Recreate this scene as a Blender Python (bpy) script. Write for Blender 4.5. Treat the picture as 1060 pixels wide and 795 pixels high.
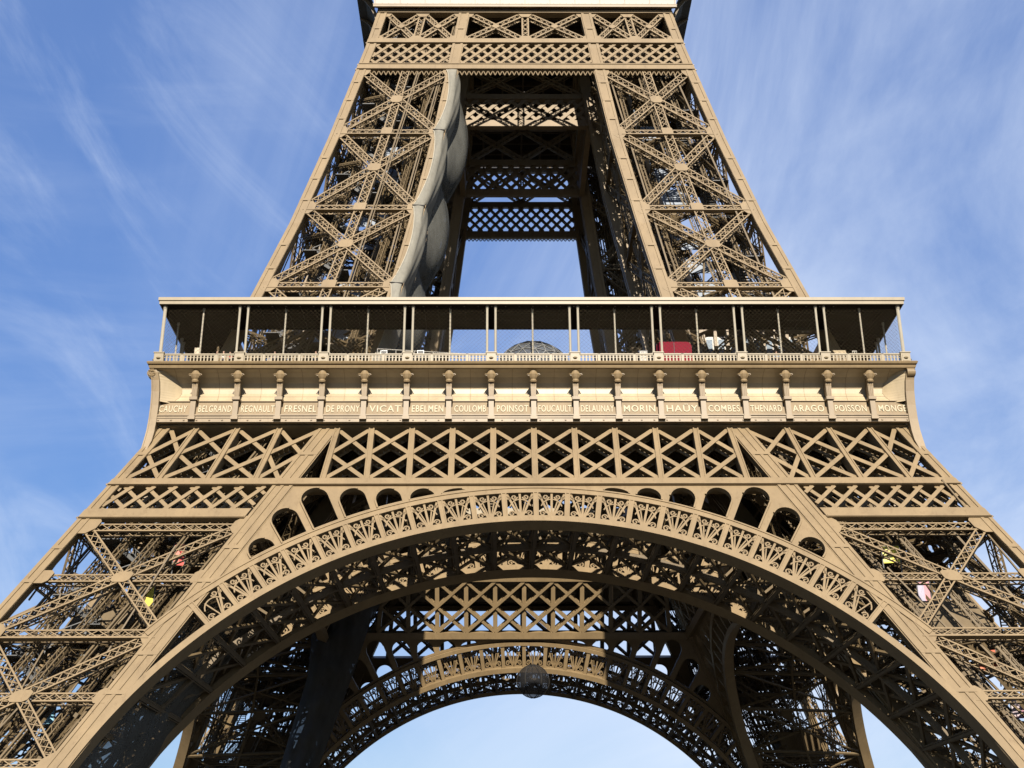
import bpy, math, random
import numpy as np
from mathutils import Vector, Matrix
from mathutils.geometry import delaunay_2d_cdt
random.seed(7)
for o in list(bpy.data.objects):
    bpy.data.objects.remove(o)
sc = bpy.context.scene
COL = sc.collection
rad = math.radians

# ------------------------------------------------------------------ camera, sky, sun, exposure
cam_d = bpy.data.cameras.new('camera')
cam = bpy.data.objects.new('camera', cam_d)
COL.objects.link(cam)
cam_d.sensor_width = 36.0
cam_d.lens = 36.0 * 1365.77 / 1060.0
cam_d.clip_start = 0.5
cam_d.clip_end = 6000
PITCH, YAW, ROLL = 0.410995873, 0.0104380477, -0.00478542
cp, sp, cy, sy = math.cos(PITCH), math.sin(PITCH), math.cos(YAW), math.sin(YAW)
fwd = Vector((sy * cp, cy * cp, sp)); rgt = Vector((cy, -sy, 0)); upv = rgt.cross(fwd)
cr, sr = math.cos(ROLL), math.sin(ROLL)
r2 = rgt * cr + upv * sr; u2 = upv * cr - rgt * sr
M = Matrix((r2, u2, -fwd)).transposed().to_4x4()
M.translation = Vector((-3.20076, -149.179, 4.7218))
cam.matrix_world = M
sc.camera = cam

SUN_EL, SUN_AZ = rad(31.5), rad(2.5)          # azimuth to the right of the camera's back
sunpos = Vector((math.sin(SUN_AZ) * math.cos(SUN_EL), -math.cos(SUN_AZ) * math.cos(SUN_EL), math.sin(SUN_EL)))
sd = bpy.data.lights.new('sun', 'SUN')
sd.energy = 5.0
sd.angle = rad(0.53)
sd.color = (1.0, 0.93, 0.82)
so = bpy.data.objects.new('sun', sd)
COL.objects.link(so)
so.rotation_euler = sunpos.to_track_quat('Z', 'Y').to_euler()
so.location = (0, -300, 250)

w = bpy.data.worlds.new('World')
sc.world = w
w.use_nodes = True
nt = w.node_tree
nt.nodes.clear()
N = lambda t: nt.nodes.new(t)
out = N('ShaderNodeOutputWorld'); bg = N('ShaderNodeBackground'); sky = N('ShaderNodeTexSky')
sky.sky_type = 'NISHITA'; sky.sun_disc = False
sky.sun_elevation = SUN_EL; sky.sun_rotation = math.pi - SUN_AZ
sky.altitude = 50; sky.air_density = 1.0; sky.dust_density = 0.1; sky.ozone_density = 3.0
bg.inputs['Strength'].default_value = 0.086
tc = N('ShaderNodeTexCoord')
def cirrus(ang, along, across, lo, hi, loc, detail=9, dist=0.5):
    """streaky cloud cover: noise drawn out along one direction of the sky"""
    ca, sa = math.cos(ang), math.sin(ang)
    cx = N('ShaderNodeCombineXYZ')
    for k, (vec, scl) in enumerate((((ca, 0.25, sa), along), ((-sa, 0.25, ca), across), ((0, 1, 0.2), 1.2))):
        d = N('ShaderNodeVectorMath'); d.operation = 'DOT_PRODUCT'; d.inputs[1].default_value = [c * scl for c in vec]
        nt.links.new(tc.outputs['Generated'], d.inputs[0])
        nt.links.new(math_n('ADD', d.outputs['Value'], loc[k]), cx.inputs[k])
    nz = N('ShaderNodeTexNoise'); nz.inputs['Scale'].default_value = 1.0; nz.inputs['Detail'].default_value = detail
    nz.inputs['Roughness'].default_value = 0.6; nz.inputs['Distortion'].default_value = dist
    mr = N('ShaderNodeMapRange'); mr.inputs['From Min'].default_value = lo; mr.inputs['From Max'].default_value = hi
    mr.interpolation_type = 'SMOOTHSTEP'
    nt.links.new(cx.outputs[0], nz.inputs['Vector']); nt.links.new(nz.outputs['Fac'], mr.inputs['Value'])
    return mr.outputs['Result']
def math_n(op, a, b):
    m = N('ShaderNodeMath'); m.operation = op
    for i, v in enumerate((a, b)):
        if isinstance(v, (int, float)): m.inputs[i].default_value = v
        else: nt.links.new(v, m.inputs[i])
    return m.outputs[0]
c1 = cirrus(rad(-40), 2.4, 6.5, 0.47, 0.78, (3.1, 7.9, 1.0), dist=1.0)
c2 = cirrus(rad(48), 1.5, 2.7, 0.24, 0.76, (5.2, 1.3, 2.0), dist=1.1)
c3 = cirrus(rad(8), 1.5, 12.0, 0.46, 0.78, (1.2, 5.4, 4.0))
sep = N('ShaderNodeSeparateXYZ'); nt.links.new(tc.outputs['Generated'], sep.inputs[0])
east = N('ShaderNodeMapRange'); east.inputs['From Min'].default_value = -0.28; east.inputs['From Max'].default_value = 0.16
east.inputs['To Min'].default_value = 0.12; nt.links.new(sep.outputs[0], east.inputs['Value'])
west = N('ShaderNodeMapRange'); west.inputs['From Min'].default_value = 0.05; west.inputs['From Max'].default_value = -0.3
nt.links.new(sep.outputs[0], west.inputs['Value'])
msum = math_n('ADD', math_n('MULTIPLY', math_n('MULTIPLY', c1, west.outputs[0]), 0.5), math_n('ADD', math_n('MULTIPLY', math_n('MULTIPLY', c2, east.outputs[0]), 0.85), math_n('ADD', math_n('MULTIPLY', c3, 0.16), 0.03)))
mx = N('ShaderNodeMix'); mx.data_type = 'RGBA'
elev = N('ShaderNodeMapRange'); elev.inputs['From Min'].default_value = 0.05; elev.inputs['From Max'].default_value = 0.62
elev.inputs['To Min'].default_value = 0.40; elev.inputs['To Max'].default_value = 1.02
nt.links.new(sep.outputs[2], elev.inputs['Value'])
vm = N('ShaderNodeVectorMath'); vm.operation = 'SCALE'
hs = N('ShaderNodeHueSaturation'); hs.inputs['Saturation'].default_value = 1.2; hs.inputs['Hue'].default_value = 0.511
nt.links.new(sky.outputs[0], hs.inputs['Color']); nt.links.new(hs.outputs[0], vm.inputs[0]); nt.links.new(elev.outputs[0], vm.inputs['Scale'])
nt.links.new(msum, mx.inputs[0]); nt.links.new(vm.outputs[0], mx.inputs[6])
mx.inputs[7].default_value = (4.0, 4.5, 5.4, 1)
nt.links.new(mx.outputs[2], bg.inputs['Color']); nt.links.new(bg.outputs[0], out.inputs['Surface'])

sc.view_settings.view_transform = 'Standard'
sc.view_settings.look = 'None'
sc.view_settings.exposure = 1.2
sc.view_settings.gamma = 1.0
sc.view_settings.use_curve_mapping = False
sc.cycles.max_bounces = 5
sc.cycles.diffuse_bounces = 1
sc.cycles.transparent_max_bounces = 12

# ------------------------------------------------------------------ materials
def mat(name, col, rough=0.55, var=0.18, scale=0.6, metal=0.0, stain=0.0, bump=0.0, alpha=1.0, spec=0.28):
    col = tuple(c * 0.76 for c in col)
    m = bpy.data.materials.new(name); m.use_nodes = True
    t = m.node_tree; b = t.nodes['Principled BSDF']
    b.inputs['Roughness'].default_value = rough; b.inputs['Metallic'].default_value = metal
    b.inputs['Specular IOR Level'].default_value = spec
    co = t.nodes.new('ShaderNodeTexCoord')
    n1 = t.nodes.new('ShaderNodeTexNoise'); n1.inputs['Scale'].default_value = scale; n1.inputs['Detail'].default_value = 8
    n1.inputs['Roughness'].default_value = 0.65
    mp = t.nodes.new('ShaderNodeMapping'); mp.inputs['Scale'].default_value = (1.0, 1.0, 0.35)
    t.links.new(co.outputs['Object'], mp.inputs[0]); t.links.new(mp.outputs[0], n1.inputs['Vector'])
    cr_ = t.nodes.new('ShaderNodeValToRGB')
    cr_.color_ramp.elements[0].position = 0.28; cr_.color_ramp.elements[1].position = 0.74
    lo = [c * (1 - var) for c in col]; hi = [min(1, c * (1 + var)) for c in col]
    cr_.color_ramp.elements[0].color = (*lo, 1); cr_.color_ramp.elements[1].color = (*hi, 1)
    t.links.new(n1.outputs['Fac'], cr_.inputs[0])
    last = cr_.outputs[0]
    if stain > 0:                                  # rusty / sooty patches with a shape of their own
        n2 = t.nodes.new('ShaderNodeTexNoise'); n2.inputs['Scale'].default_value = 2.3; n2.inputs['Detail'].default_value = 10
        n2.inputs['Roughness'].default_value = 0.75
        t.links.new(mp.outputs[0], n2.inputs['Vector'])
        mr = t.nodes.new('ShaderNodeMapRange'); mr.inputs['From Min'].default_value = 0.52; mr.inputs['From Max'].default_value = 0.68
        mr.inputs['To Max'].default_value = stain
        t.links.new(n2.outputs['Fac'], mr.inputs['Value'])
        mm = t.nodes.new('ShaderNodeMix'); mm.data_type = 'RGBA'
        t.links.new(mr.outputs[0], mm.inputs[0]); t.links.new(last, mm.inputs[6])
        mm.inputs[7].default_value = (col[0] * 0.55, col[1] * 0.48, col[2] * 0.42, 1)
        last = mm.outputs[2]
    t.links.new(last, b.inputs['Base Color'])
    if bump > 0:
        bp = t.nodes.new('ShaderNodeBump'); bp.inputs['Strength'].default_value = bump; bp.inputs['Distance'].default_value = 0.05
        t.links.new(n1.outputs['Fac'], bp.inputs['Height']); t.links.new(bp.outputs[0], b.inputs['Normal'])
    if alpha < 1:
        b.inputs['Alpha'].default_value = alpha
    return m

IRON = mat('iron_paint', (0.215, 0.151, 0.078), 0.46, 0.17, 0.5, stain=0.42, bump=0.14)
IRON2 = mat('iron_paint_shaded', (0.132, 0.093, 0.047), 0.6, 0.22, 0.8, stain=0.45)  # darker copy of the iron paint: shade on inner members put into the colour
PANEL = mat('frieze_paint', (0.40, 0.315, 0.195), 0.36, 0.16, 0.55, stain=0.22, bump=0.08, spec=.4)
LETTER = mat('letter_gilding', (0.40, 0.345, 0.225), 0.45, 0.08, 1.0)
CREAM = mat('canopy_paint', (0.245, 0.193, 0.115), 0.45, 0.1, 0.5, stain=0.25)
POSTM = mat('post_paint', (0.33, 0.29, 0.215), 0.45, 0.12, 2.0, stain=0.15)
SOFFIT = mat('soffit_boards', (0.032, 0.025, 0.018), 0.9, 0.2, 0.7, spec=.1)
WHITE = mat('white_panel', (0.33, 0.305, 0.26), 0.5, 0.05, 0.6, stain=0.08)
STEEL = mat('grey_steel', (0.085, 0.083, 0.078), 0.55, 0.2, 1.0)
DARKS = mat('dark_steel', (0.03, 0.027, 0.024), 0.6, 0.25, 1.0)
WIRE = mat('wire', (0.09, 0.07, 0.042), 0.8, 0.1, 1.0, spec=.05)
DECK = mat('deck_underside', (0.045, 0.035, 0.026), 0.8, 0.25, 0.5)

# ------------------------------------------------------------------ mesh helper
class MB:
    """collects boxes, prisms and faces and links them as one mesh object"""
    def __init__(s):
        s.bx = []; s.v = []; s.f = []
    def box(s, p, q, n, w, d):                      # bar p->q, width w across, depth d along n
        s.bx.append((p[0], p[1], p[2], q[0], q[1], q[2], n[0], n[1], n[2], w, d))
    def aab(s, x0, x1, y0, y1, z0, z1):
        s.prism([(x0, y0, z0), (x1, y0, z0), (x1, y1, z0), (x0, y1, z0)], [(x0, y0, z1), (x1, y0, z1), (x1, y1, z1), (x0, y1, z1)])
    def prism(s, A, B):
        b = len(s.v); n = len(A)
        s.v += [tuple(a) for a in A] + [tuple(a) for a in B]
        s.f.append(tuple(range(b + n - 1, b - 1, -1))); s.f.append(tuple(range(b + n, b + 2 * n)))
        for i in range(n):
            j = (i + 1) % n
            s.f.append((b + i, b + j, b + n + j, b + n + i))
    def loft(s, secs, caps=True):
        b = len(s.v); n = len(secs[0])
        for q in secs: s.v += [tuple(a) for a in q]
        for k in range(len(secs) - 1):
            for i in range(n):
                j = (i + 1) % n
                s.f.append((b + k * n + i, b + k * n + j, b + (k + 1) * n + j, b + (k + 1) * n + i))
        if caps:
            s.f.append(tuple(range(b + n - 1, b - 1, -1))); s.f.append(tuple(range(b + (len(secs) - 1) * n, b + len(secs) * n)))
    def grid(s, rows):
        b = len(s.v); n = len(rows[0])
        for r in rows: s.v += [tuple(a) for a in r]
        for i in range(len(rows) - 1):
            for j in range(n - 1):
                s.f.append((b + i * n + j, b + i * n + j + 1, b + (i + 1) * n + j + 1, b + (i + 1) * n + j))
    def tube(s, pts, r, n=6):
        pts = [Vector(p) for p in pts]; secs = []
        for i, p in enumerate(pts):
            a = pts[max(i - 1, 0)]; c = pts[min(i + 1, len(pts) - 1)]
            t = (c - a).normalized(); h = Vector((0, 0, 1)) if abs(t.z) < 0.9 else Vector((1, 0, 0))
            u = t.cross(h).normalized(); v = u.cross(t)
            rr = r[i] if isinstance(r, (list, tuple)) else r
            secs.append([p + (u * math.cos(2 * math.pi * k / n) + v * math.sin(2 * math.pi * k / n)) * rr for k in range(n)])
        s.loft(secs)
    def lathe(s, prof, c, n=14):
        s.loft([[(c[0] + r * math.cos(2 * math.pi * k / n), c[1] + r * math.sin(2 * math.pi * k / n), c[2] + z) for k in range(n)] for r, z in prof])
    def build(s, name, m, parent=None, smooth=False):
        V = np.array(s.v, float).reshape(-1, 3); F = list(s.f)
        if s.bx:
            a = np.array(s.bx, float); p = a[:, :3]; q = a[:, 3:6]; n = a[:, 6:9]; wd = a[:, 9:10] / 2; dp = a[:, 10:11] / 2
            u = q - p; u /= np.linalg.norm(u, axis=1, keepdims=True) + 1e-9
            sdv = np.cross(u, n); sdv /= np.linalg.norm(sdv, axis=1, keepdims=True) + 1e-9
            nn = np.cross(sdv, u)
            cs = []
            for e in (p, q):
                for (i, j) in ((-1, -1), (1, -1), (1, 1), (-1, 1)):
                    cs.append(e + sdv * wd * i + nn * dp * j)
            bxv = np.stack(cs, 1).reshape(-1, 3)
            base = len(V)
            V = np.concatenate([V, bxv]) if base else bxv
            tpl = np.array([[3, 2, 1, 0], [4, 5, 6, 7], [0, 1, 5, 4], [1, 2, 6, 5], [2, 3, 7, 6], [3, 0, 4, 7]])
            idx = (np.arange(len(a)) * 8 + base)[:, None, None] + tpl[None]
            F += [tuple(r) for r in idx.reshape(-1, 4).tolist()]
        me = bpy.data.meshes.new(name)
        me.from_pydata(V.tolist(), [], F)
        if m: me.materials.append(m)
        if smooth:
            me.polygons.foreach_set('use_smooth', [True] * len(me.polygons))
        me.update()
        o = bpy.data.objects.new(name, me); COL.objects.link(o)
        if parent: o.parent = parent
        return o

def tag(o, label=None, cat=None, group=None, kind=None):
    if label: o['label'] = label
    if cat: o['category'] = cat
    if group: o['group'] = group
    if kind: o['kind'] = kind
    return o
def thing(name, label, cat, loc=(0, 0, 0), rz=0, group=None):
    o = bpy.data.objects.new(name, None); COL.objects.link(o)
    o.location = loc; o.rotation_euler = (0, 0, rz); o.empty_display_size = 0.5
    return tag(o, label, cat, group)
def copy_tree(o, parent=None, rz=None):
    c = o.copy(); COL.objects.link(c); c.parent = parent
    if rz is not None: c.rotation_euler = (0, 0, rz)
    for ch in [x for x in o.children]:
        copy_tree(ch, c)
    return c

# ------------------------------------------------------------------ tower profile (metres)
ZP = [-3, 0, 57.0, 67.5, 77.5, 90.4, 105.6, 112, 118]
XO = [58.25 + 0.468 * 3, 58.25, 31.57, 28.5, 25.7, 22.6, 19.3, 18.1, 17.2]
XI = [44.1 + 0.503 * 3, 44.1, 15.43, 13.75, 12.05, 9.95, 8.0, 7.2, 6.6]
xo = lambda z: float(np.interp(z, ZP, XO))
xi = lambda z: float(np.interp(z, ZP, XI))
def nrm(z, kind='O'):
    f = xo if kind == 'O' else xi
    k = (f(z - 0.5) - f(z + 0.5))
    return Vector((0, -1, k)).normalized()
def pt(x, z, kind='O', off=0.0):                   # a point of the front (outer or inner) face plane
    f = xo if kind == 'O' else xi
    return Vector((x, -f(z), z)) + nrm(z, kind) * off
def plate(mb, poly, kind, off, depth):             # convex polygon in the face plane, extruded inwards
    mb.prism([pt(x, z, kind, off) for x, z in poly], [pt(x, z, kind, off - depth) for x, z in poly])
def bar(mb, x0, z0, x1, z1, kind, w, d, off=0.0):
    mb.box(pt(x0, z0, kind, off), pt(x1, z1, kind, off), nrm((z0 + z1) / 2, kind), w, d)
def lattice(mb, p, q, n, w, d, step=0.9, fw=0.135, lw=0.075, both=True):
    """riveted lattice girder: four corner angles with zigzag lacing on its faces"""
    p = Vector(p); q = Vector(q); n = Vector(n); u = q - p; L = u.length; u.normalize()
    s = u.cross(n).normalized(); n = s.cross(u).normalized()
    hw = (w - fw) / 2
    for e in (-1, 1):
        for dd in (0, -d):
            mb.box(p + s * hw * e + n * dd, q + s * hw * e + n * dd, n, fw, 0.09)
        mb.box(p + s * (w / 2 - .03) * e + n * -.09, q + s * (w / 2 - .03) * e + n * -.09, n, 0.05, fw)
    k = max(2, int(round(L / step)))
    for i in range(k):
        a = p + u * (L * i / k); b = p + u * (L * (i + 1) / k); e = 1 if i % 2 else -1
        mb.box(a + s * hw * e, b - s * hw * e, n, lw, 0.05)
        mb.box(a - s * hw * e + n * -0.03, b + s * hw * e + n * -0.03, n, lw, 0.05)
        if both:
            mb.box(a + s * hw * e - n * d, b - s * hw * e - n * d, n, lw, 0.05)
            for t in (-1, 1):
                g, h = (0, -d) if e > 0 else (-d, 0)
                mb.box(a + s * hw * t + n * g, b + s * hw * t + n * h, s, lw, 0.05)

# ------------------------------------------------------------------ ground
mb = MB()
mb.grid([[(x, y, 0) for x in (-3000, -300, -80, 80, 300, 3000)] for y in (-3000, -300, -80, 80, 300, 3000)])
GR = mat('gravel_paving', (0.048, 0.045, 0.038), 0.9, 0.2, 0.05, bump=0.2)
tag(mb.build('ground', GR), kind='structure')
mb = MB()
mb.grid([[(x, y, 0.004) for x in (-1500, 1500)] for y in (-112, -86)])
tag(mb.build('road', mat('asphalt', (0.06, 0.06, 0.06), 0.9, 0.2, 0.4)), kind='structure')

# ------------------------------------------------------------------ the tower
tower = thing('lattice_tower', 'huge brown iron lattice tower rising on four splayed legs joined by arches', 'tower')

# ---- leg corner at (-x, -y); the other three are rotated copies
def legp(face, a, z, off=0.0):
    o_, i_ = xo(z), xi(z); m = o_ + (i_ - o_) * a
    if face == 'A': return pt(-m, z, 'O', off)
    if face == 'C': return pt(-m, z, 'I', -off)
    if face == 'B':
        v = pt(-m, z, 'O', off); return Vector((v.y, v.x, v.z))
    v = pt(-m, z, 'I', -off); return Vector((v.y, v.x, v.z))
def legn(face, z):
    if face in 'AB': v = nrm(z, 'O')
    else: v = -nrm(z, 'I')
    return v if face in 'AC' else Vector((v.y, v.x, v.z))

def leg_chords(zs, wo, wi0, wi1):
    mb = MB()
    def sweep(fx0, fx1, fy0, fy1):
        mb.loft([[(-fx1(z), -fy1(z), z), (-fx0(z), -fy1(z), z), (-fx0(z), -fy0(z), z), (-fx1(z), -fy0(z), z)] for z in zs])
    O0 = lambda z: xo(z) - wo; O1 = lambda z: xo(z)
    I0 = lambda z: xi(z) - wi0; I1 = lambda z: xi(z) + wi1
    for fx in ((O0, O1), (I0, I1)):
        for fy in ((O0, O1), (I0, I1)):
            sweep(fx[0], fx[1], fy[0], fy[1])
    # raised flange plates along the edges of every chord
    def strip(f0, f1, g0, g1):
        sweep(f0, f1, g0, g1); sweep(g0, g1, f0, f1)
    ins = lambda f, d: (lambda z: f(z) + d)
    for (a, b) in ((O0, O1), (I0, I1)):
        mid = lambda z, a=a, b=b: (a(z) + b(z)) / 2
        for g, sg in ((O1, 1), (I0, -1)):
            q0, q1 = (ins(g, -0.02), ins(g, 0.09)) if sg > 0 else (ins(g, -0.09), ins(g, 0.02))
            strip(ins(a, 0.03), ins(a, 0.32), q0, q1)
            strip(ins(b, -0.33), ins(b, -0.035), q0, q1)
            if b is I1 and wi1 + wi0 > 1.5:
                strip(ins(mid, -0.13), ins(mid, 0.17), q0, q1)
    # splice plates
    for i in range(len(zs) - 1):
        n_ = int((zs[i + 1] - zs[i]) / 2.6)
        for k in range(1, n_):
            z = zs[i] + (zs[i + 1] - zs[i]) * k / n_
            for (a, b) in ((O0, O1), (I0, I1)):
                for face in (0, 1):
                    x0, x1 = -b(z) + .05, -a(z) - .05
                    y = -xo(z)
                    A = [(x0, y - .11, z), (x1, y - .11, z), (x1, y, z), (x0, y, z)]
                    B = [(x0 + .24 * 0, -xo(z + .35) - .11, z + .35), (x1, -xo(z + .35) - .11, z + .35), (x1, -xo(z + .35), z + .35), (x0, -xo(z + .35), z + .35)]
                    sh = a(z) - a(z + .35)
                    B = [(x + sh, yy, zz) for x, yy, zz in B]
                    if face: A = [(yy, x, zz) for x, yy, zz in A]; B = [(yy, x, zz) for x, yy, zz in B]
                    mb.prism(A, B)
    return mb

def gusset(mb, face, a, z, ra, rz_, off, cut=0.45):
    P = [(-1, -cut), (-cut, -1), (cut, -1), (1, -cut), (1, cut), (cut, 1), (-cut, 1), (-1, cut)]
    mb.prism([legp(face, a + i * ra, z + j * rz_, off) for i, j in P], [legp(face, a + i * ra, z + j * rz_, off - .1) for i, j in P])

def leg_face(face, levels, gw, parent, bname, spine=False, mid=True, m=IRON, hw=0.8):
    ao, ai = 0.085, 0.93
    for k in range(len(levels) - 1):
        z1, z0 = levels[k], levels[k + 1]; zc = (z0 + z1) / 2
        mb = MB(); n = legn(face, zc)
        g = 0.35
        ta, tb = (ao, z1 - g), (ai, z1 - g); ba, bb = (ao, z0 + g), (ai, z0 + g)
        # crossing point of the diagonals
        def P(c): return legp(face, c[0], c[1], -0.12)
        pa, pb, pc, pd = P(ta), P(bb), P(tb), P(ba)
        wt = (pa - pc).length; wb = (pb - pd).length; t = wt / (wt + wb)
        X = pa.lerp(pb, t)
        zx = X.z; dcen = [(abs((legp(face, i / 60, zx, -.12) - X).length), i / 60) for i in range(61)]; ax = min(dcen)[1]
        st = 0.78
        for e in (pa, pb, pc, pd):
            dirv = (X - e).normalized()
            lattice(mb, e, X - dirv * 0.35, n, gw, 0.75, st)
        gusset(mb, face, ax, zx, 0.05 if not spine else .055, .5 if not spine else .55, 0.0, .6)
        if mid and face in 'AB':
            for a0, a1 in ((ao * .6, ax - .06), (ax + .06, ai + .02)):
                lattice(mb, legp(face, a0, zx, -.2), legp(face, a1, zx, -.2), n, hw, 0.6, st)
            for a in (0.085, 0.945): gusset(mb, face, a, zx, 0.05, 0.62, 0.02, 0.6)
        if spine:
            for za, zb in ((z1, zx + .8), (zx - .8, z0)):
                lattice(mb, legp(face, .5 if za == z1 else ax, za, -.16), legp(face, ax if za == z1 else .5, zb, -.16), n, gw, .7, .9)
        for a in (0.085, 0.945):
            gusset(mb, face, a, z1 - .15, 0.06, 0.9, 0.015, 0.4)
        mb.build(bname, m, parent)
        mb = MB()
        lattice(mb, legp(face, ao * .6, z0, -.2), legp(face, ai + .03, z0, -.2), n, hw, 0.7, 0.95)
        mb.box(legp(face, ao * .6, z0 - hw * .62, -.18), legp(face, ai + .03, z0 - hw * .62, -.18), n, 0.12, 0.5)
        if spine: gusset(mb, face, .5, z0, .05, .55, .01, .8)
        mb.build('cross_girder', m, parent)

def diaphragm(parent, z, m=IRON2, gw=.7, plate_=False):
    mb = MB(); up = Vector((0, 0, 1))
    c = {(i, j): Vector((-(xo(z) - .6 if i else xi(z) + .6), -(xo(z) - .6 if j else xi(z) + .6), z)) for i in (0, 1) for j in (0, 1)}
    lattice(mb, c[0, 0], c[1, 1], up, gw, .6, 1.0); lattice(mb, c[0, 1], c[1, 0], up, gw, .6, 1.0)
    ms = [(c[0, 0] + c[1, 0]) / 2, (c[1, 0] + c[1, 1]) / 2, (c[1, 1] + c[0, 1]) / 2, (c[0, 1] + c[0, 0]) / 2]
    for i in range(4): lattice(mb, ms[i], ms[(i + 1) % 4], up, gw * .8, .5, 1.0)
    for i in range(4): lattice(mb, list(c.values())[i], list(c.values())[i] * .5 + ms[(i + 2) % 4] * .5, up, gw * .6, .4, 1.0)
    mb.build('diaphragm', m, parent)

def centre(z, dx=0.0, dy=0.0):
    c = (xo(z) + xi(z)) / 2; h = (xo(z) - xi(z)) / 2
    return Vector((-c + dx * h, -c + dy * h, z))

def leg_inside(parent, z0, z1, seed, lower=True):
    rnd = random.Random(seed)
    # inclined lift track: two lattice rails with sleepers
    mb = MB()
    for (dx, dy) in (((-.25, .12), (.12, -.25), (.45, .1), (.1, .45)) if lower else ((.05, .4), (.4, .05), (.55, .5))):
        p, q = centre(z0, dx, dy), centre(z1, dx, dy)
        nseg = 3
        for i in range(nseg):
            a, b = p.lerp(q, i / nseg), p.lerp(q, (i + 1) / nseg)
            a = centre(a.z, dx, dy); b = centre(b.z, dx, dy)
            lattice(mb, a, b, Vector((1, 1, 1)), 1.0 if lower else .7, .8 if lower else .5, 1.0, .2 if lower else .14, .1)
    z = z0
    while z < z1:
        mb.box(centre(z, -.25 if lower else .05, .12 if lower else .4), centre(z, .12 if lower else .4, -.25 if lower else .05), (1, 1, 1), .25, .3)
        mb.box(centre(z + .5, .45, .1), centre(z + .5, .1, .45), (1, 1, 1), .2, .3)
        z += 1.1
    mb.build('lift_track', IRON2, parent)
    # stairs: zigzag flights with stringers, treads and handrails
    mb = MB(); z = z0; s = 1
    while z < z1 - 3:
        a = centre(z, -.55 if s > 0 else .05, -.62); b = centre(z + 2.8, .05 if s > 0 else -.55, -.62)
        for off in (0, 1.1):
            o_ = Vector((0, off, 0))
            mb.box(a + o_, b + o_, (0, 1, 0), .32, .07)
            mb.box(a + o_ + Vector((0, 0, 1.05)), b + o_ + Vector((0, 0, 1.05)), (0, 1, 0), .07, .07)
            mb.box(a + o_ + Vector((0, 0, .55)), b + o_ + Vector((0, 0, .55)), (0, 1, 0), .04, .04)
            for i in range(7):
                c = a.lerp(b, i / 6) + o_
                mb.box(c, c + Vector((0, 0, 1.05)), (0, 1, 0), .05, .05)
        for i in range(15):
            c = a.lerp(b, i / 14)
            mb.box(c, c + Vector((0, 1.1, 0)), (0, 0, 1), .28, .05)
        mb.box(b + Vector((-.7, -.2, 0)), b + Vector((.7, -.2, 0)), (0, 0, 1), 2.6, .08)
        z += 2.8; s = -s
    mb.build('staircase', STEEL, parent)
    # secondary struts, hangers and conduits
    mb = MB()
    zz = np.arange(z0, z1 - 2.2, 2.65)
    for i, z in enumerate(zz):
        for (d0, d1) in (((-.95, -.3), (-.3, -.95)), ((.95, .25), (.25, .95)))[i % 2:i % 2 + 1]:
            h = 2.65 if i % 2 else -2.65
            a = centre(z, *d0); b = centre(min(max(z + h * .9, z0), z1), *d1)
            lattice(mb, a, b, Vector((.3, .3, 1)), .42, .35, .8, .11, .06)
    for _ in range(34 if lower else 22):
        d0 = (rnd.uniform(-.9, .9), rnd.uniform(-.9, .9)); za = rnd.uniform(z0, z1 - 6); zb = za + rnd.uniform(4, 12)
        d1 = (d0[0] + rnd.uniform(-.35, .35), d0[1] + rnd.uniform(-.35, .35))
        mb.box(centre(za, *d0), centre(min(zb, z1), *d1), (1, .3, .2), rnd.uniform(.08, .2), .12)
    for d in ((-.62, -.45), (-.35, -.72), (.0, -.8), (.55, -.72), (-.8, .15), (-.66, .62), (.62, .6), (.3, .2), (.7, -.1), (-.1, .68)):
        nseg = 6                                        # slim lattices running up along the leg
        for i in range(nseg):
            za, zb = z0 + (z1 - z0) * i / nseg, z0 + (z1 - z0) * (i + 1) / nseg
            lattice(mb, centre(za, *d), centre(zb, *d), Vector((.4, 1, .2)), .55, .4, .62, .085, .05)
    for d in ((-.8, .8), (.82, .7), (-.86, -.5), (.3, -.88), (.5, .86), (.75, -.8)):
        mb.box(centre(z0, *d), centre(z1, *d), (1, 0, .2), .18, .18)
        mb.box(centre(z0, d[0] + .04, d[1]), centre(z1, d[0] + .04, d[1]), (1, 0, .2), .1, .1)
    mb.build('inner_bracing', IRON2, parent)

def top_girder(face, z, m):
    mb = MB(); n = legn(face, z)
    lattice(mb, legp(face, .05, z, -.2), legp(face, .96, z, -.2), n, .85, .7, .9)
    mb.build('cross_girder', m, leg)
LV = [39.3, 28.7, 18.0, 7.6, -2.2]
leg = leg_chords([-3, 0, 10, 20, 30, 40, 50.3, 57.0], 1.05, 0.75, 1.1).build('leg', IRON, tower)
for f in 'ABCD':
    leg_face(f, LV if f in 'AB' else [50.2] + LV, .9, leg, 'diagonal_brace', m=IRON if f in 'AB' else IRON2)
for f in 'AB': top_girder(f, 39.0, IRON)
for z in (39.3, 28.7, 18.0, 7.6, 50.5): diaphragm(leg, z)
leg_inside(leg, -1, 54, 3)
mb = MB()                                             # machine platform under the leg's top
zc = 36.6
mb.prism([centre(zc, -.1, -.3), centre(zc, .7, -.3), centre(zc, .7, .7), centre(zc, -.1, .7)], [centre(zc + .4, -.1, -.3), centre(zc + .4, .7, -.3), centre(zc + .4, .7, .7), centre(zc + .4, -.1, .7)])
mb.build('platform', IRON2, leg); mb = MB(); zc = 29.5
mb.prism([centre(zc, -.5, -.2), centre(zc, .2, -.2), centre(zc, .2, .5), centre(zc, -.5, .5)], [centre(zc + 3.0, -.5, -.2), centre(zc + 3.0, .2, -.2), centre(zc + 3.0, .2, .5), centre(zc + 3.0, -.5, .5)])
mb.build('machine_room', IRON2, leg)

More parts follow.
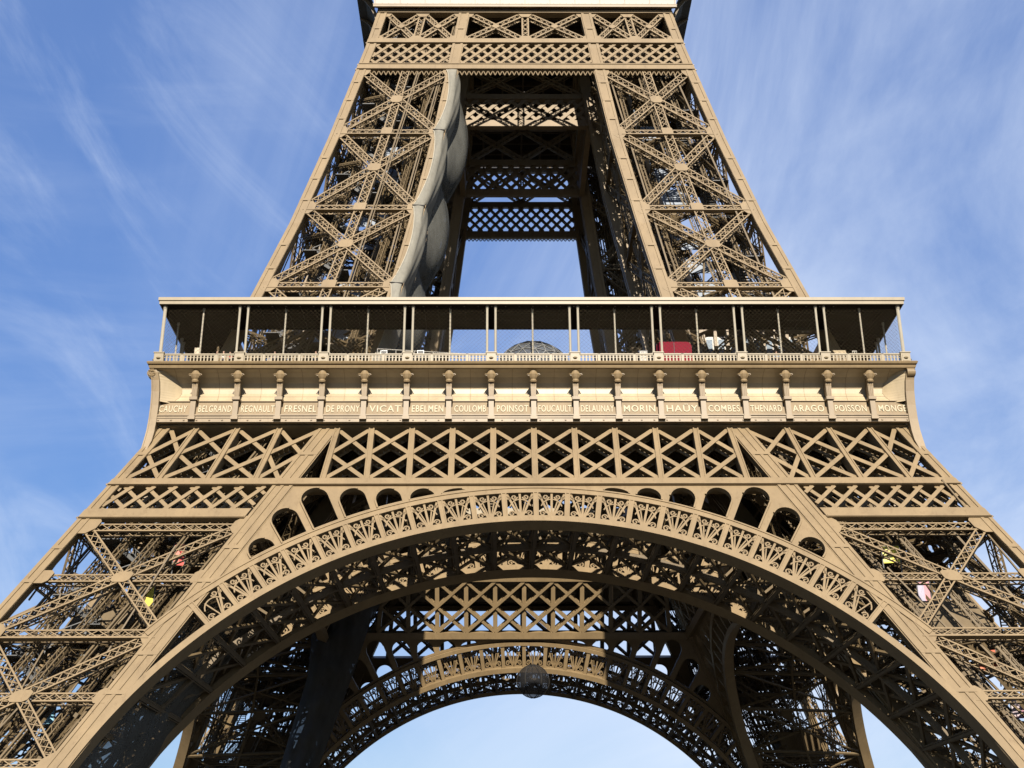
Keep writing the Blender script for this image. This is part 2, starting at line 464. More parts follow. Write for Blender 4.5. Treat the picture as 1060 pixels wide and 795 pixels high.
UL = [101.8, 91.6, 79.9, 68.8, 57.4]
uleg = leg_chords([57.0, 62, 67.5, 77.5, 90.4, 105.6, 112.2], 1.15, 0.35, 0.95).build('upper_leg', IRON, tower)
for f in 'ABCD':
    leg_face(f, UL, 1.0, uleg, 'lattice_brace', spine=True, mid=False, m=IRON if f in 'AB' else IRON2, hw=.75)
for z in UL[:-1] + [63, 106.8]: diaphragm(uleg, z, gw=.6)
leg_inside(uleg, 57.5, 111, 5, False)
mb = MB()                                             # glazed lift shaft panels inside the upper leg
for z in np.arange(59, 100, 3.4):
    for k, (d0, d1) in enumerate((((-.3, .3), (.25, .3)), ((.3, -.3), (.3, .25)))):
        if (int(z * 3) + k) % 3 == 0: continue
        a0, a1 = centre(z, *d0), centre(z, *d1); b0, b1 = centre(z + 2.2, *d0), centre(z + 2.2, *d1)
        nn = Vector((.08, .08, 0))
        mb.prism([a0, a1, b1, b0], [a0 + nn, a1 + nn, b1 + nn, b0 + nn])
mb.build('shaft_panel', mat('shaft_cladding', (0.24, 0.27, 0.31), .3, .15, .5), uleg)
for k in range(1, 4):
    copy_tree(leg, tower, k * math.pi / 2); copy_tree(uleg, tower, k * math.pi / 2)

# ---- girder, spandrel and arch between the legs (outer and inner face planes)
CZ, RI, RO = 1.3, 38.1, 41.6
DTH = rad(3.94)
NB = 12
def polar(r, th): return (r * math.sin(th), CZ + r * math.cos(th))
def strip_in(z): return xi(z) - 0.72               # inner edge of the inner chord
def rim_pts(r, off_strip):
    L = []
    for i in range(-84, 85):
        th = rad(i * 1.0); x, z = polar(r, th)
        lim = xi(z) - off_strip
        if z < 24 and abs(x) < lim - .0: x = math.copysign(max(abs(x), lim - max(0, (z - 15)) * .12), x)
        L.append((x, z))
    return [p for p in L if p[1] > 0.5]
def ribbon(mb, A, B, kind, off, depth):
    for i in range(len(A) - 1):
        P = [A[i], A[i + 1], B[i + 1], B[i]]
        mb.prism([pt(x, z, kind, off) for x, z in P], [pt(x, z, kind, off - depth) for x, z in P])
def ribbon_loft(mb, A, B, kind, off, depth):
    mb.loft([[pt(a[0], a[1], kind, off), pt(b[0], b[1], kind, off), pt(b[0], b[1], kind, off - depth), pt(a[0], a[1], kind, off - depth)] for a, b in zip(A, B)])

def fan(mb, k, kind):
    """one bay of cast scrollwork between two radial posts"""
    t0 = (k + .5) * DTH; hb = DTH / 2
    e_ = polar(RI + 2.6, t0)
    if abs(e_[0]) > strip_in(e_[1]): return
    r0, r1 = RI + .5, RO - .42; H = r1 - r0
    def L(u, v):                                  # u in -1..1 across, v in 0..1 up
        return polar(r0 + v * H, t0 + u * hb * .86)
    def stroke(pts, w_, d=.22, off=-.14, whole=False):
        if whole and any(abs(L(*p)[0]) > strip_in(L(*p)[1]) for p in pts): return
        for i in range(len(pts) - 1):
            a, b = L(*pts[i]), L(*pts[i + 1])
            if max(abs(a[0]) - strip_in(a[1]), abs(b[0]) - strip_in(b[1])) > 0: continue
            bar(mb, a[0], a[1], b[0], b[1], kind, w_, d, off)
    stroke([(0, 0), (0, 1)], .2)
    for s in (-1, 1):
        stroke([(s * .1, 0), (s * .93, 1)], .19)
        stroke([(s * .02, .02), (s * .45, .74)], .11, .18, -.16)
        # arc near the top
        arc = [(s * math.sin(t) * .80, .34 + .42 * math.cos(t)) for t in np.linspace(0, 1.25, 7)]
        stroke(arc, .11, .2, -.12)
        # scrolls
        for (cu, cv, R0, dirn, ph) in ((s * .42, .86, .24, s, math.pi), (s * .66, .17, .27, -s, 0), (s * .8, .82, .14, -s, 2.0)):
            sp_ = []
            for t in np.linspace(0, 4.6 * math.pi / 2 + 1, 12):
                rr = R0 * (1 - t / 10.5)
                sp_.append((cu + dirn * rr * math.cos(t + ph), cv + rr * .47 * math.sin(t + ph)))
            stroke(sp_, .125, .2, -.13, True)

def arch_rims(kind):
    mb = MB()
    ribbon_loft(mb, rim_pts(RI, .75), rim_pts(RI + .52, 0.25), kind, .16, 1.25)
    ribbon_loft(mb, rim_pts(RI + .52, .20), rim_pts(RI + .64, -0.0), kind, .07, .3)
    th = rad(49)
    A = [polar(RO - .42, t) for t in np.linspace(-th, th, 90)]; B = [polar(RO + .02, t) for t in np.linspace(-th, th, 90)]
    A = [p for p in A]; ribbon_loft(mb, A, B, kind, .12, .95)
    A = [polar(RO + .02, t) for t in np.linspace(-th, th, 90)]; B = [polar(RO + .15, t) for t in np.linspace(-th, th, 90)]
    ribbon_loft(mb, A, B, kind, .2, .3)
    for k in range(-NB, NB + 1):
        t = k * DTH
        a0, a1 = polar(RI + .5, t - rad(.33)), polar(RI + .5, t + rad(.33)); b0, b1 = polar(RO - .41, t - rad(.33)), polar(RO - .41, t + rad(.33))
        if abs(b0[0]) > xi(b0[1]) + .3: continue
        plate(mb, [a0, a1, b1, b0], kind, .06, .8)
        for s in (-1, 1):                          # raised edges of the post
            c0, c1 = polar(RI + .52, t + s * rad(.26)), polar(RO - .43, t + s * rad(.26))
            bar(mb, *c0, *c1, kind, .1, .08, .09)
    return mb

def spandrel(kind):
    """plate between girder and arch, pierced by arched openings"""
    ztop = 43.45
    th_e = rad(47.6)
    outer = [(-(xi(ztop) - .1), ztop), ((xi(ztop) - .1), ztop)]
    xe, ze = polar(RO + .05, th_e)
    for z in np.linspace(ztop, ze, 12)[1:-1]: outer.append((xi(z) - .2, z))
    outer += [polar(RO + .05, t) for t in np.linspace(th_e, -th_e, 120)]
    for z in np.linspace(ze, ztop, 12)[1:-1]: outer.append((-(xi(z) - .2), z))
    loops = [outer]
    for k in range(2, 12):
        t0, t1 = k * DTH + rad(.42), (k + 1) * DTH - rad(.42); r0 = RO + .28
        tm = (t0 + t1) / 2
        def lim(t):
            r = r0
            while r < 60:
                x, z = polar(r, t)
                if z > 42.95 or x > xi(z) - 1.15: break
                r += .03
            return r
        r1 = min(lim(t) for t in (tm, t0 * .6 + t1 * .4, t1 * .6 + t0 * .4)) if k > 6 else lim(tm)
        hw = (t1 - t0) / 2 * (r0 + 1)
        hh = r1 - r0
        if hh < .35: continue
        cap = min(hw, hh * .95)
        rc = r1 - cap
        poly = [polar(r0, t) for t in np.linspace(t0, t1, 5)]
        for a in np.linspace(0, math.pi, 15):
            poly.append(polar(rc + cap * math.sin(a), tm + (t1 - t0) / 2 * math.cos(a)))
        q = []
        for p in poly:
            if not q or (abs(p[0] - q[-1][0]) + abs(p[1] - q[-1][1])) > 1e-3: q.append(p)
        loops.append(q); loops.append([(-x, z) for x, z in q][::-1])
    V = []; E = []; idx = []
    for lp in loops:
        b = len(V); V += [Vector(p) for p in lp]; n = len(lp); idx.append(list(range(b, b + n)))
        E += [(b + i, b + (i + 1) % n) for i in range(n)]
    vs, es, fs, *_ = delaunay_2d_cdt(V, E, [], 0, 1e-5)
    def inside(p, lp):
        c = False; n = len(lp); x, y = p
        for i in range(n):
            x0, y0 = lp[i]; x1, y1 = lp[(i + 1) % n]
            if (y0 > y) != (y1 > y) and x < (x1 - x0) * (y - y0) / (y1 - y0) + x0: c = not c
        return c
    mb = MB(); b = 0; off, dep = -.06, .35
    n = len(vs)
    mb.v = [tuple(pt(v.x, v.y, kind, off)) for v in vs] + [tuple(pt(v.x, v.y, kind, off - dep)) for v in vs]
    cnt = {}
    for f in fs:
        c = (sum(vs[i].x for i in f) / len(f), sum(vs[i].y for i in f) / len(f))
        if inside(c, loops[0]) and not any(inside(c, l) for l in loops[1:]):
            mb.f.append(tuple(f)); mb.f.append(tuple(i + n for i in reversed(f)))
            for i in range(len(f)):
                e = (f[i], f[(i + 1) % len(f)]); key = tuple(sorted(e)); cnt.setdefault(key, []).append(e)
    for key, l in cnt.items():
        if len(l) == 1:
            a, c = l[0]; mb.f.append((c, a, a + n, c + n))
    # raised rings round the openings and bolt heads
    for lp in loops[1:]:
        cx_ = sum(p[0] for p in lp) / len(lp); cz_ = sum(p[1] for p in lp) / len(lp)
        for i in range(4, len(lp) - 1):
            a, c = lp[i], lp[i + 1]
            bar(mb, *a, *c, kind, .14, .5, -.12)
    return mb

ZT0, ZT1 = 44.1, 50.1                                # the big lattice girder
CB = [(x, x) for x in np.arange(-4, 5) * 3.77]
LB = [(19.6, 22.9), (23.6, 25.0), (27.5, 29.3), (31.3, 33.6), (33.75, 36.75)]
def truss_bay(mb, l, r, kind, teeth):
    zm = (ZT0 + ZT1) / 2
    xl = lambda z: l[1] + (l[0] - l[1]) * (z - ZT0) / (ZT1 - ZT0)
    xr = lambda z: r[1] + (r[0] - r[1]) * (z - ZT0) / (ZT1 - ZT0)
    for za, zb in ((ZT0, zm), (zm, ZT1)):
        for i, (z0_, z1_) in enumerate(((za, zb), (zb, za))):
            bar(mb, xl(z0_), z0_, xr(z1_), z1_, kind, .42, .16, -.12 - .1 * i)
            if teeth:
                bar(mb, xl(z0_), z0_, xr(z1_), z1_, kind, .36, .1, -1.0 - .1 * i)
                L = math.hypot(xr(z1_) - xl(z0_), z1_ - z0_)
                for t in np.arange(.25, L, .5):
                    u = t / L; x = xl(z0_) * (1 - u) + xr(z1_) * u; z = z0_ * (1 - u) + z1_ * u
                    a = pt(x, z, kind, -.2); c = pt(x, z, kind, -.9)
                    mb.box(a, c, (1, 0, 0), .09, .42)
def truss_beams(kind):
    mb = MB()
    full = kind == 'O'
    def xe(z): return (xo(z) - .02) if full else xi(z) + .6
    for z0_, z1_, off, dep in ((43.35, 44.1, .14, 1.3), (50.1, 50.75, .16, 1.4)):
        plate(mb, [(-xe(z0_), z0_), (xe(z0_), z0_), (xe(z1_), z1_), (-xe(z1_), z1_)], kind, off, dep)
        plate(mb, [(-xe(z0_), z0_ + .02), (xe(z0_), z0_ + .02), (xe(z0_), z0_ + .16), (-xe(z0_), z0_ + .16)], kind, off + .1, .2)
    if full:
        for s in (-1, 1):
            for z0_, z1_ in ((39.75, 40.75),):
                plate(mb, [(s * (xi(z0_) + 1.2), z0_), (s * (xo(z0_) - .03), z0_), (s * (xo(z1_) - .03), z1_), (s * (xi(z1_) + 1.2), z1_)], kind, .15, .6)
                plate(mb, [(s * (xi(z0_) + 1.2), z0_ + .03), (s * (xo(z0_) - .03), z0_ + .03), (s * (xo(z0_) - .2), z0_ + .2), (s * (xi(z0_) + 1.2), z0_ + .2)], kind, .25, .25)
    # posts
    P = [(x, x2) for x, x2 in CB] + [(18.25, 19.0), (-18.25, -19.0)]
    if full: P += [(s * a, s * b) for a, b in LB[1:4] for s in (-1, 1)]
    for xt, xb in P:
        plate(mb, [(xb - .27, ZT0), (xb + .27, ZT0), (xt + .27, ZT1), (xt - .27, ZT1)], kind, .05, .9)
        for s in (-1, 1): bar(mb, xb + s * .2, ZT0, xt + s * .2, ZT1, kind, .12, .1, .08)
    return mb
def diamond_band(mb, x0f, x1f, z0, z1, kind, pitch, w_, off=-.1, d=.14):
    h = z1 - z0; sh = h * 1.02
    xa = min(x0f(z0), x0f(z1)) - sh; xb = max(x1f(z0), x1f(z1)) + sh
    k0 = math.floor(xa / pitch); k1 = math.ceil(xb / pitch)
    for k in range(k0, k1 + 1):
        for dr in (-1, 1):
            xs = k * pitch; pts = []
            for i in range(25):
                t = i / 24; x = xs + dr * sh * (t - .5); z = z0 + h * t
                if x0f(z) <= x <= x1f(z): pts.append((x, z))
            if len(pts) > 2:
                bar(mb, *pts[0], *pts[-1], kind, w_, d, off - (.0 if dr > 0 else d * .8))

def side_assembly(kind):
    g = truss_beams(kind).build('lattice_girder', IRON, tower)
    edges = [(-18.25, -19.0)] + CB + [(18.25, 19.0)]
    if kind == 'O':
        for i in range(len(edges) - 1):
            mb = MB(); truss_bay(mb, edges[i], edges[i + 1], kind, True); mb.build('lattice_panel', IRON, g)
        for s in (-1, 1):
            for i in range(4):
                a, b = LB[i], LB[i + 1]
                l, r = (a, b) if s > 0 else ((-b[0], -b[1]), (-a[0], -a[1]))
                mb = MB(); truss_bay(mb, l, r, kind, True); mb.build('lattice_panel', IRON, g)
            mb = MB()
            f0 = lambda z: xi(z) + 1.25; f1 = lambda z: xo(z) - 1.0
            if s > 0: diamond_band(mb, f0, f1, 40.75, 43.35, kind, 1.95, .36)
            else: diamond_band(mb, lambda z: -f1(z), lambda z: -f0(z), 40.75, 43.35, kind, 1.95, .36)
            if s > 0: diamond_band(mb, f0, f1, 40.75, 43.35, kind, 1.95, .3, -.95)
            else: diamond_band(mb, lambda z: -f1(z), lambda z: -f0(z), 40.75, 43.35, kind, 1.95, .3, -.95)
            mb.build('diamond_band', IRON, g)
    else:
        mb = MB()
        for i in range(len(edges) - 1): truss_bay(mb, edges[i], edges[i + 1], kind, True)
        mb.build('lattice_panel', IRON, g)
    s_ = spandrel(kind).build('spandrel', IRON, tower)
    a_ = arch_rims(kind).build('arch', IRON, tower)
    return g, s_, a_

mb = MB()
yy = 18.7
mb.prism([(-yy, -yy, 50.7), (yy, -yy, 50.7), (yy, -yy, 56.2), (-yy, -yy, 56.2)], [(-yy + .2, -yy + .2, 50.7), (yy - .2, -yy + .2, 50.7), (yy - .2, -yy + .2, 56.2), (-yy + .2, -yy + .2, 56.2)])
for x in np.arange(-17, 18, 1.9):
    mb.box((x, -yy - .08, 50.7), (x, -yy - .08, 56.5), (0, -1, 0), .16, .2); mb.box((x, -yy + .28, 50.7), (x, -yy + .28, 56.5), (0, -1, 0), .16, .2)
plg = mb.build('plate_girder', IRON2, tower)
gO, sO, aO = side_assembly('O')
gI, sI, aI = side_assembly('I')
def fans(kind, parent):
    for k in range(-NB, NB):
        mb = MB(); fan(mb, k, kind)
        if mb.bx: mb.build('fan_panel', IRON, parent)
# soffit bracing between the outer and the inner arch of one side
mb = MB()
ths = [k * rad(5.4) for k in range(-12, 13)]
def soff(th, t, dr=.25):
    x, z = polar(RI + dr, th); a = pt(x, z, 'O', -.9); b = pt(x, z, 'I', .2)
    return a.lerp(b, t)
for i, th in enumerate(ths):
    n = Vector((math.sin(th), 0, math.cos(th)))
    for t0, t1 in ((0, .5), (.5, 1)):
        mb.box(soff(th, t0), soff(th, t1), n, .36, .3)
        mb.box(soff(th, t0, 3.0), soff(th, t1, 3.0), n, .35, .3)
        lattice(mb, soff(th, t0, 1.2), soff(th, t1, 1.2), Vector((math.cos(th), 0, -math.sin(th))), 2.4, .3, 1.5, .2, .14, both=False)
    if i < len(ths) - 1:
        th2 = ths[i + 1]
        for t0, t1 in ((0, .5), (.5, 1)):
            mb.box(soff(th, t0, .45), soff(th2, t1, .45), n, .34, .2)
            mb.box(soff(th, t1, .6), soff(th2, t0, .6), n, .34, .2)
        mb.box(soff(th, .5, .3), soff(th2, .5, .3), n, .5, .5)
        mb.box(soff(th, .5, 3.0), soff(th2, .5, 3.0), n, .4, .4)
        for j in range(4):
            a_, b_ = th + (th2 - th) * j / 4, th + (th2 - th) * (j + 1) / 4
            e = (.3, 3.0) if j % 2 else (3.0, .3)
            mb.box(soff(a_, .5, e[0]), soff(b_, .5, e[1]), (0, 1, 0), .22, .2)
sof = mb.build('soffit_bracing', IRON2, tower)
mb = MB()
ths2 = ths[::2]
for i, th in enumerate(ths2):
    n = Vector((math.sin(th), 0, math.cos(th)))
    mb.box(soff(th, 0), soff(th, 1), n, .26, .3)
    if i < len(ths2) - 1:
        th2 = ths2[i + 1]
        mb.box(soff(th, 0, .4), soff(th2, 1, .4), n, .2, .2); mb.box(soff(th, 1, .55), soff(th2, 0, .55), n, .2, .2)
        mb.box(soff(th, .5, .3), soff(th2, .5, .3), n, .24, .3)
sofs = mb.build('soffit_bracing', IRON2, tower); sofs.rotation_euler = (0, 0, math.pi / 2)
copy_tree(sofs, tower, -math.pi / 2)
sides = {}
for k in range(1, 4):
    for o in (gO, sO, gI, sI, plg) + ((sof,) if k == 2 else ()): copy_tree(o, tower, k * math.pi / 2)
    for nm, o in (('O', aO), ('I', aI)):
        sides[nm, k] = copy_tree(o, tower, k * math.pi / 2)
fans('O', aO)
fans('O', sides['O', 2]); fans('I', sides['I', 2])
mbr = MB()                                             # the remaining bays: front inner face and both flanks
for kind, k in (('I', 0), ('O', 1), ('I', 1), ('O', 3), ('I', 3)):
    m2 = MB()
    for b in range(-NB, NB): fan(m2, b, kind)
    c, s = [(1, 0), (0, 1), (-1, 0), (0, -1)][k]
    rot = lambda x, y: (c * x - s * y, s * x + c * y)
    for e in m2.bx:
        p = rot(e[0], e[1]); q = rot(e[3], e[4]); n = rot(e[6], e[7])
        mbr.bx.append((p[0], p[1], e[2], q[0], q[1], e[5], n[0], n[1], e[8], e[9], e[10]))
tag(mbr.build('fan_panels', IRON, tower), kind='stuff')

# ---- first floor: deck, frieze, brackets, names, balustrade, canopy
VO = 12.5
mb = MB()
for (x0, x1, y0, y1) in ((-35.3, 35.3, -35.3, -VO), (-35.3, 35.3, VO, 35.3), (-35.3, -VO, -VO, VO), (VO, 35.3, -VO, VO)):
    mb.aab(x0, x1, y0, y1, 56.55, 57.0)
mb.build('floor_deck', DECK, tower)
mb = MB()
for v in np.arange(-31.5, 32, 3.5):
    for (y0, y1) in ((-33, -VO), (VO, 33)):
        mb.box((v, y0, 55.6), (v, y1, 55.6), (0, 0, 1), .3, 1.85)
        if abs(v) <= VO + 1: continue
    if abs(v) > VO:
        mb.box((v, -VO, 55.6), (v, VO, 55.6), (0, 0, 1), .3, 1.85)
for v in (-31, -24.5, -19, 19, 24.5, 31):
    mb.box((-33, v, 55.3), (33, v, 55.3), (0, 0, 1), .4, 2.3)
    mb.box((v, -33, 55.3), (v, 33, 55.3), (0, 0, 1), .4, 2.3)
for v in (-VO, VO):
    mb.box((-VO, v, 55.9), (VO, v, 55.9), (0, 0, 1), .3, 2.6); mb.box((v, -VO, 55.9), (v, VO, 55.9), (0, 0, 1), .3, 2.6)
mb.build('floor_joists', IRON2, tower)

PROF = [(-34.2, 50.77), (-35.5, 50.78), (-35.42, 51.5), (-35.22, 51.55), (-34.78, 53.25), (-34.6, 53.32), (-34.22, 53.9), (-34.0, 54.5), (-34.02, 55.0), (-34.25, 55.55), (-34.7, 56.0), (-35.3, 56.28), (-35.85, 56.36)]
def cove_section(xsign_y):
    pass
mb = MB()
# mitred corners: at each profile point the half-length equals |y|
rows = [[(-abs(y), y, z), (abs(y), y, z)] for y, z in PROF]
inner = [[(-abs(y) + .3, y + .3, z), (abs(y) - .3, y + .3, z)] for y, z in PROF]
mb.grid([[a, b] for a, b in rows]); mb.grid([[b, a] for a, b in inner])
mb.build('frieze', PANEL, tower)
frieze = [c for c in tower.children if c.name.startswith('frieze')][0]
PITCHB = 3.967
mb = MB()                                                # seams, sill mouldings of the cove panels
for i in range(18):
    xc = -35.7 + PITCHB * (i + .5)
    for xs in (xc,):
        for j in range(5, len(PROF) - 1):
            (y0, z0), (y1, z1) = PROF[j], PROF[j + 1]
            mb.box((xs, y0 - .004, z0), (xs, y1 - .004, z1), (0, -1, .2), .035, .03)
for z, y, h, d in ((51.5, -35.46, .14, .2), (51.2, -35.5, .08, .1), (53.27, -34.8, .1, .14), (54.1, -34.13, .03, .04)):
    mb.box((-abs(y) , y - .02, z), (abs(y), y - .02, z), (0, -1, 0), h, d)
for i in range(60):
    x = -34.8 + 69.6 * i / 59
    mb.box((x, -35.48, 50.95), (x, -35.62, 50.95), (0, 0, 1), .16, .12)
mb.build('moulding', IRON, frieze)
mb = MB()
mb.grid([[(-abs(y), y, z), (abs(y), y, z)] for y, z in ((-35.3, 50.74), (-35.56, 50.75), (-35.47, 51.5), (-35.46, 51.54), (-35.25, 51.57), (-34.81, 53.22), (-34.95, 53.24))])
mb.build('name_band', IRON, frieze)
mb = MB()                                                # ledge (gallery edge cornice)
LP = [(-35.85, 56.36), (-36.05, 56.42), (-36.12, 56.62), (-36.02, 56.75), (-36.22, 56.82), (-36.3, 57.0), (-36.2, 57.12), (-35.0, 57.12)]
mb.grid([[(-abs(y), y, z), (abs(y), y, z)] for y, z in LP])
mb.grid([[(abs(y), y, z), (-abs(y), y, z)] for y, z in [(-35.85, 56.36), (-35.0, 56.4), (-35.0, 57.12)]])
mb.build('ledge', IRON, frieze)
def bracket():
    mb = MB()                                            # console: base block, tapering fluted shaft, leafy capital, web to the cove
    mb.loft([[(-.33, y0, z), (.33, y0, z), (.33, -34.0, z), (-.33, -34.0, z)] for y0, z in ((-35.85, 50.95), (-35.8, 51.3))])
    mb.loft([[(-.24, y0, z), (.24, y0, z), (.24, -34.0, z), (-.24, -34.0, z)] for y0, z in ((-35.68, 51.3), (-35.58, 53.1))])
    mb.aab(-.36, .36, -35.76, -34.0, 53.1, 53.42)
    sh = [(.22, -35.48, 53.42), (.24, -35.5, 54.0), (.26, -35.52, 54.6), (.27, -35.58, 55.1)]
    mb.loft([[(-h, y, z), (h, y, z), (h, y + .5, z), (-h, y + .5, z)] for h, y, z in sh])
    for xx in (-.15, 0, .15):
        for i in range(3):
            mb.box((xx, sh[i][1] - .02, sh[i][2]), (xx, sh[i + 1][1] - .02, sh[i + 1][2]), (0, -1, 0), .06, .08)
    mb.loft([[(-.1, y, z), (.1, y, z), (.1, -33.9, z), (-.1, -33.9, z)] for y, z in ((-35.1, 53.4), (-35.1, 54), (-35.25, 55), (-35.8, 56.3))])
    # capital
    cap = [(.28, 55.0), (.36, 55.15), (.27, 55.3), (.42, 55.5), (.56, 55.8), (.40, 56.0), (.3, 56.2), (.22, 56.38)]
    mb.loft([[(r * math.cos(a) , -35.62 + r * .75 * math.sin(a), z) for a in np.linspace(0, 2 * math.pi, 11)[:-1]] for r, z in cap])
    for s in (-1, 1):                                    # small volutes
        pts = [(s * (.46 + .16 * (1 - t / 8) * math.cos(t)), -35.85, 55.72 + .16 * (1 - t / 8) * math.sin(t)) for t in np.linspace(0, 6.5, 12)]
        mb.tube(pts, .05, 5)
    return mb
bk = bracket().build('bracket', IRON, frieze)
for i in range(1, 18):
    b = bk if i == 1 else bk.copy()
    if i > 1: COL.objects.link(b); b.parent = frieze
    b.location = (-35.7 + PITCHB * i, 0, 0)
# corner console: scroll and sweeping curved edge down to the leg
mb = MB()
cv = [(35.95, 56.0), (35.8, 55.2), (35.7, 54.0), (35.66, 52.5), (35.68, 51.0), (35.74, 49.8), (35.86, 48.8), (36.02, 47.6), (36.3, 46.9)]
def dia(o, z):
    wd = min(.75, max(.3, o - xo(z) + .45))
    return [(-o, -o, z), (-o + wd, -o, z), (-o + wd, -o + wd, z), (-o, -o + wd, z)]
mb.loft([dia(o, z) for o, z in cv])
mb.loft([[(a, b, c) for a, b, c in ((-o + .02, -o - .06, z), (-o + .14, -o - .06, z), (-o + .14, -o + .02, z), (-o + .02, -o + .02, z))] for o, z in cv])
C = Vector((-35.75, -35.9, 55.95))
pts = [C + Vector((.42 * (1 - t / 15) * math.cos(t + 1.2), 0, .42 * (1 - t / 15) * math.sin(t + 1.2))) for t in np.linspace(0, 11, 34)]
mb.tube(pts, .1, 6)
mb.lathe([(.5, 0), (.5, .02)], (0, 0, 0), 3) if False else None
secs = [[C + Vector((.5 * math.cos(a), yy, .5 * math.sin(a))) for a in np.linspace(0, 2 * math.pi, 19)[:-1]] for yy in (.02, .7)]
mb.loft(secs)
mb.build('corner_console', IRON, frieze)
pz = [p[1] for p in PROF[1:]]; py = [-p[0] for p in PROF[1:]]; cz_ = [c[1] for c in cv][::-1]; co_ = [c[0] for c in cv][::-1]
for sw in (0, 1):
    secs = []
    for z in np.linspace(53.1, 56.3, 12):
        o = float(np.interp(z, cz_, co_)); yc = float(np.interp(z, pz, py))
        a = (-o + .25, -o + .06); b = (-yc + .75, -yc - .03)
        q = [a, b, (b[0] - .1, b[1] + .12), (a[0] - .1, a[1] + .12)]
        secs.append([((p[1], p[0], z) if sw else (p[0], p[1], z)) for p in q])
    mb = MB(); mb.loft(secs); mb.build('end_panel', PANEL, frieze)

NAMES = ['CAUCHY', 'BELGRAND', 'REGNAULT', 'FRESNEL', 'DE PRONY', 'VICAT', 'EBELMEN', 'COULOMB', 'POINSOT', 'FOUCAULT', 'DELAUNAY', 'MORIN', 'HAÜY', 'COMBES', 'THENARD', 'ARAGO', 'POISSON', 'MONGE']
side_friezes = [copy_tree(frieze, tower, k * math.pi / 2) for k in range(1, 4)]
dg = bpy.context.evaluated_depsgraph_get()
for i, nm in enumerate(NAMES):
    cu = bpy.data.curves.new('inscription', 'FONT'); cu.body = nm; cu.size = 1.16; cu.extrude = .04; cu.offset = .012
    cu.align_x = 'CENTER'; cu.space_character = 1.12; cu.resolution_u = 3
    to = bpy.data.objects.new('inscription_curve', cu); COL.objects.link(to)
    dg.update()
    me = bpy.data.meshes.new_from_object(to.evaluated_get(bpy.context.evaluated_depsgraph_get()))
    bpy.data.objects.remove(to); bpy.data.curves.remove(cu)
    o = bpy.data.objects.new('inscription', me); COL.objects.link(o); me.materials.clear(); me.materials.append(LETTER)
    xs = [v.co.x for v in me.vertices]; wd = max(xs) - min(xs)
    o.parent = frieze
    xc = -35.7 + PITCHB * (i + .5)
    if i == 0: xc += .05
    if i == 17: xc -= .05
    tw = min(wd * .95, 2.6 if i in (0, 17) else 2.95)
    if len(nm) >= 8: tw = 3.1
    z0, z1 = 51.2, 52.75; t = .28
    lean = math.atan2(.44, 1.65)
    o.location = (xc, -35.25 + .44 * t - .03, 51.57 + 1.65 * t - .05)
    o.rotation_euler = (math.pi / 2 - lean, 0, 0)
    o.scale = (tw / wd, 1.0, 1.0)

GB = 7.933                                              # gallery bays
def balustrade(x0, x1):
    mb = MB(); y = -35.55
    mb.box((x0, y, 58.08), (x1, y, 58.08), (0, 0, 1), .2, .12)
    mb.box((x0, y, 57.22), (x1, y, 57.22), (0, 0, 1), .2, .1)
    mb.box((x0, y, 57.75), (x1, y, 57.75), (0, 0, 1), .06, .06)
    n = int((x1 - x0) / .31)
    for i in range(n + 1):
        x = x0 + (x1 - x0) * i / n
        mb.box((x, y, 57.2), (x, y, 58.05), (0, 1, 0), .13, .1)
        if i < n:
            mb.box((x, y, 57.98), (x + (x1 - x0) / n, y, 57.98), (0, 1, 0), .1, .07)
    for f in (.26, .74):
        x = x0 + (x1 - x0) * f
        mb.box((x, y, 57.15), (x, y, 58.14), (0, 1, 0), .22, .2)
    return mb
def screen(x0, x1):
    mb = MB(); y = -35.3; z0, z1 = 58.15, 63.3; h = z1 - z0; p = .42
    k = math.floor((x0 - h) / p)
    while k * p < x1:
        for s in (1, -1):
            a = k * p if s > 0 else k * p + h
            xa, za, xb, zb = (a, z0, a + h, z1) if s > 0 else (a, z0, a - h, z1)
            t0, t1 = 0.0, 1.0
            dx = xb - xa
            lo, hi = sorted(((x0 - xa) / dx, (x1 - xa) / dx)); t0 = max(0, lo); t1 = min(1, hi)
            if t1 - t0 > .01:
                mb.box((xa + dx * t0, y + (.008 if s > 0 else -.008), za + h * t0), (xa + dx * t1, y + (.008 if s > 0 else -.008), za + h * t1), (0, 1, 0), .0095, .0095)
        k += 1
    return mb
bal_set = []
for k in range(9):
    x0 = -35.7 + GB * k
    a, b = x0 + .45, x0 + GB - .45
    if k == 0: a = x0 + .75
    if k == 8: b = x0 + GB - .75
    bal_set.append(balustrade(a, b).build('balustrade', CREAM, tower))
    bal_set.append(screen(a - .05, b + .05).build('mesh_screen', WIRE, tower))
peds = []
for k in range(10):                                     # pedestals under the paired posts
    x = -35.7 + GB * k
    x = max(min(x, 35.35), -35.35)
    mb = MB()
    mb.aab(x - .44, x + .44, -35.8, -35.2, 57.12, 58.14)
    mb.aab(x - .5, x + .5, -35.86, -35.1, 58.14, 58.24)
    mb.lathe([(.05, 0), (.2, .03), (.24, .12), (.12, .2), (.04, .24)], (x, -35.8, 57.5), 8)
    mb.aab(x - .3, x + .3, -35.84, -35.7, 57.3, 57.95)
    peds.append(mb.build('pedestal', CREAM, tower))
bal_set += peds
mb = MB()                                               # canopy roof slab with fascia
CP = [(-35.75, 63.28), (-35.85, 63.3), (-35.85, 63.62), (-35.95, 63.66), (-35.95, 63.98), (-35.7, 64.06), (-30.1, 64.35), (-30.1, 63.45)]
mb.grid([[(-abs(y), y, z), (abs(y), y, z)] for y, z in CP])
can = mb.build('canopy', CREAM, tower)
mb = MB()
mb.grid([[(abs(y), y, z), (-abs(y), y, z)] for y, z in ((-35.75, 63.28), (-30.1, 63.44))])
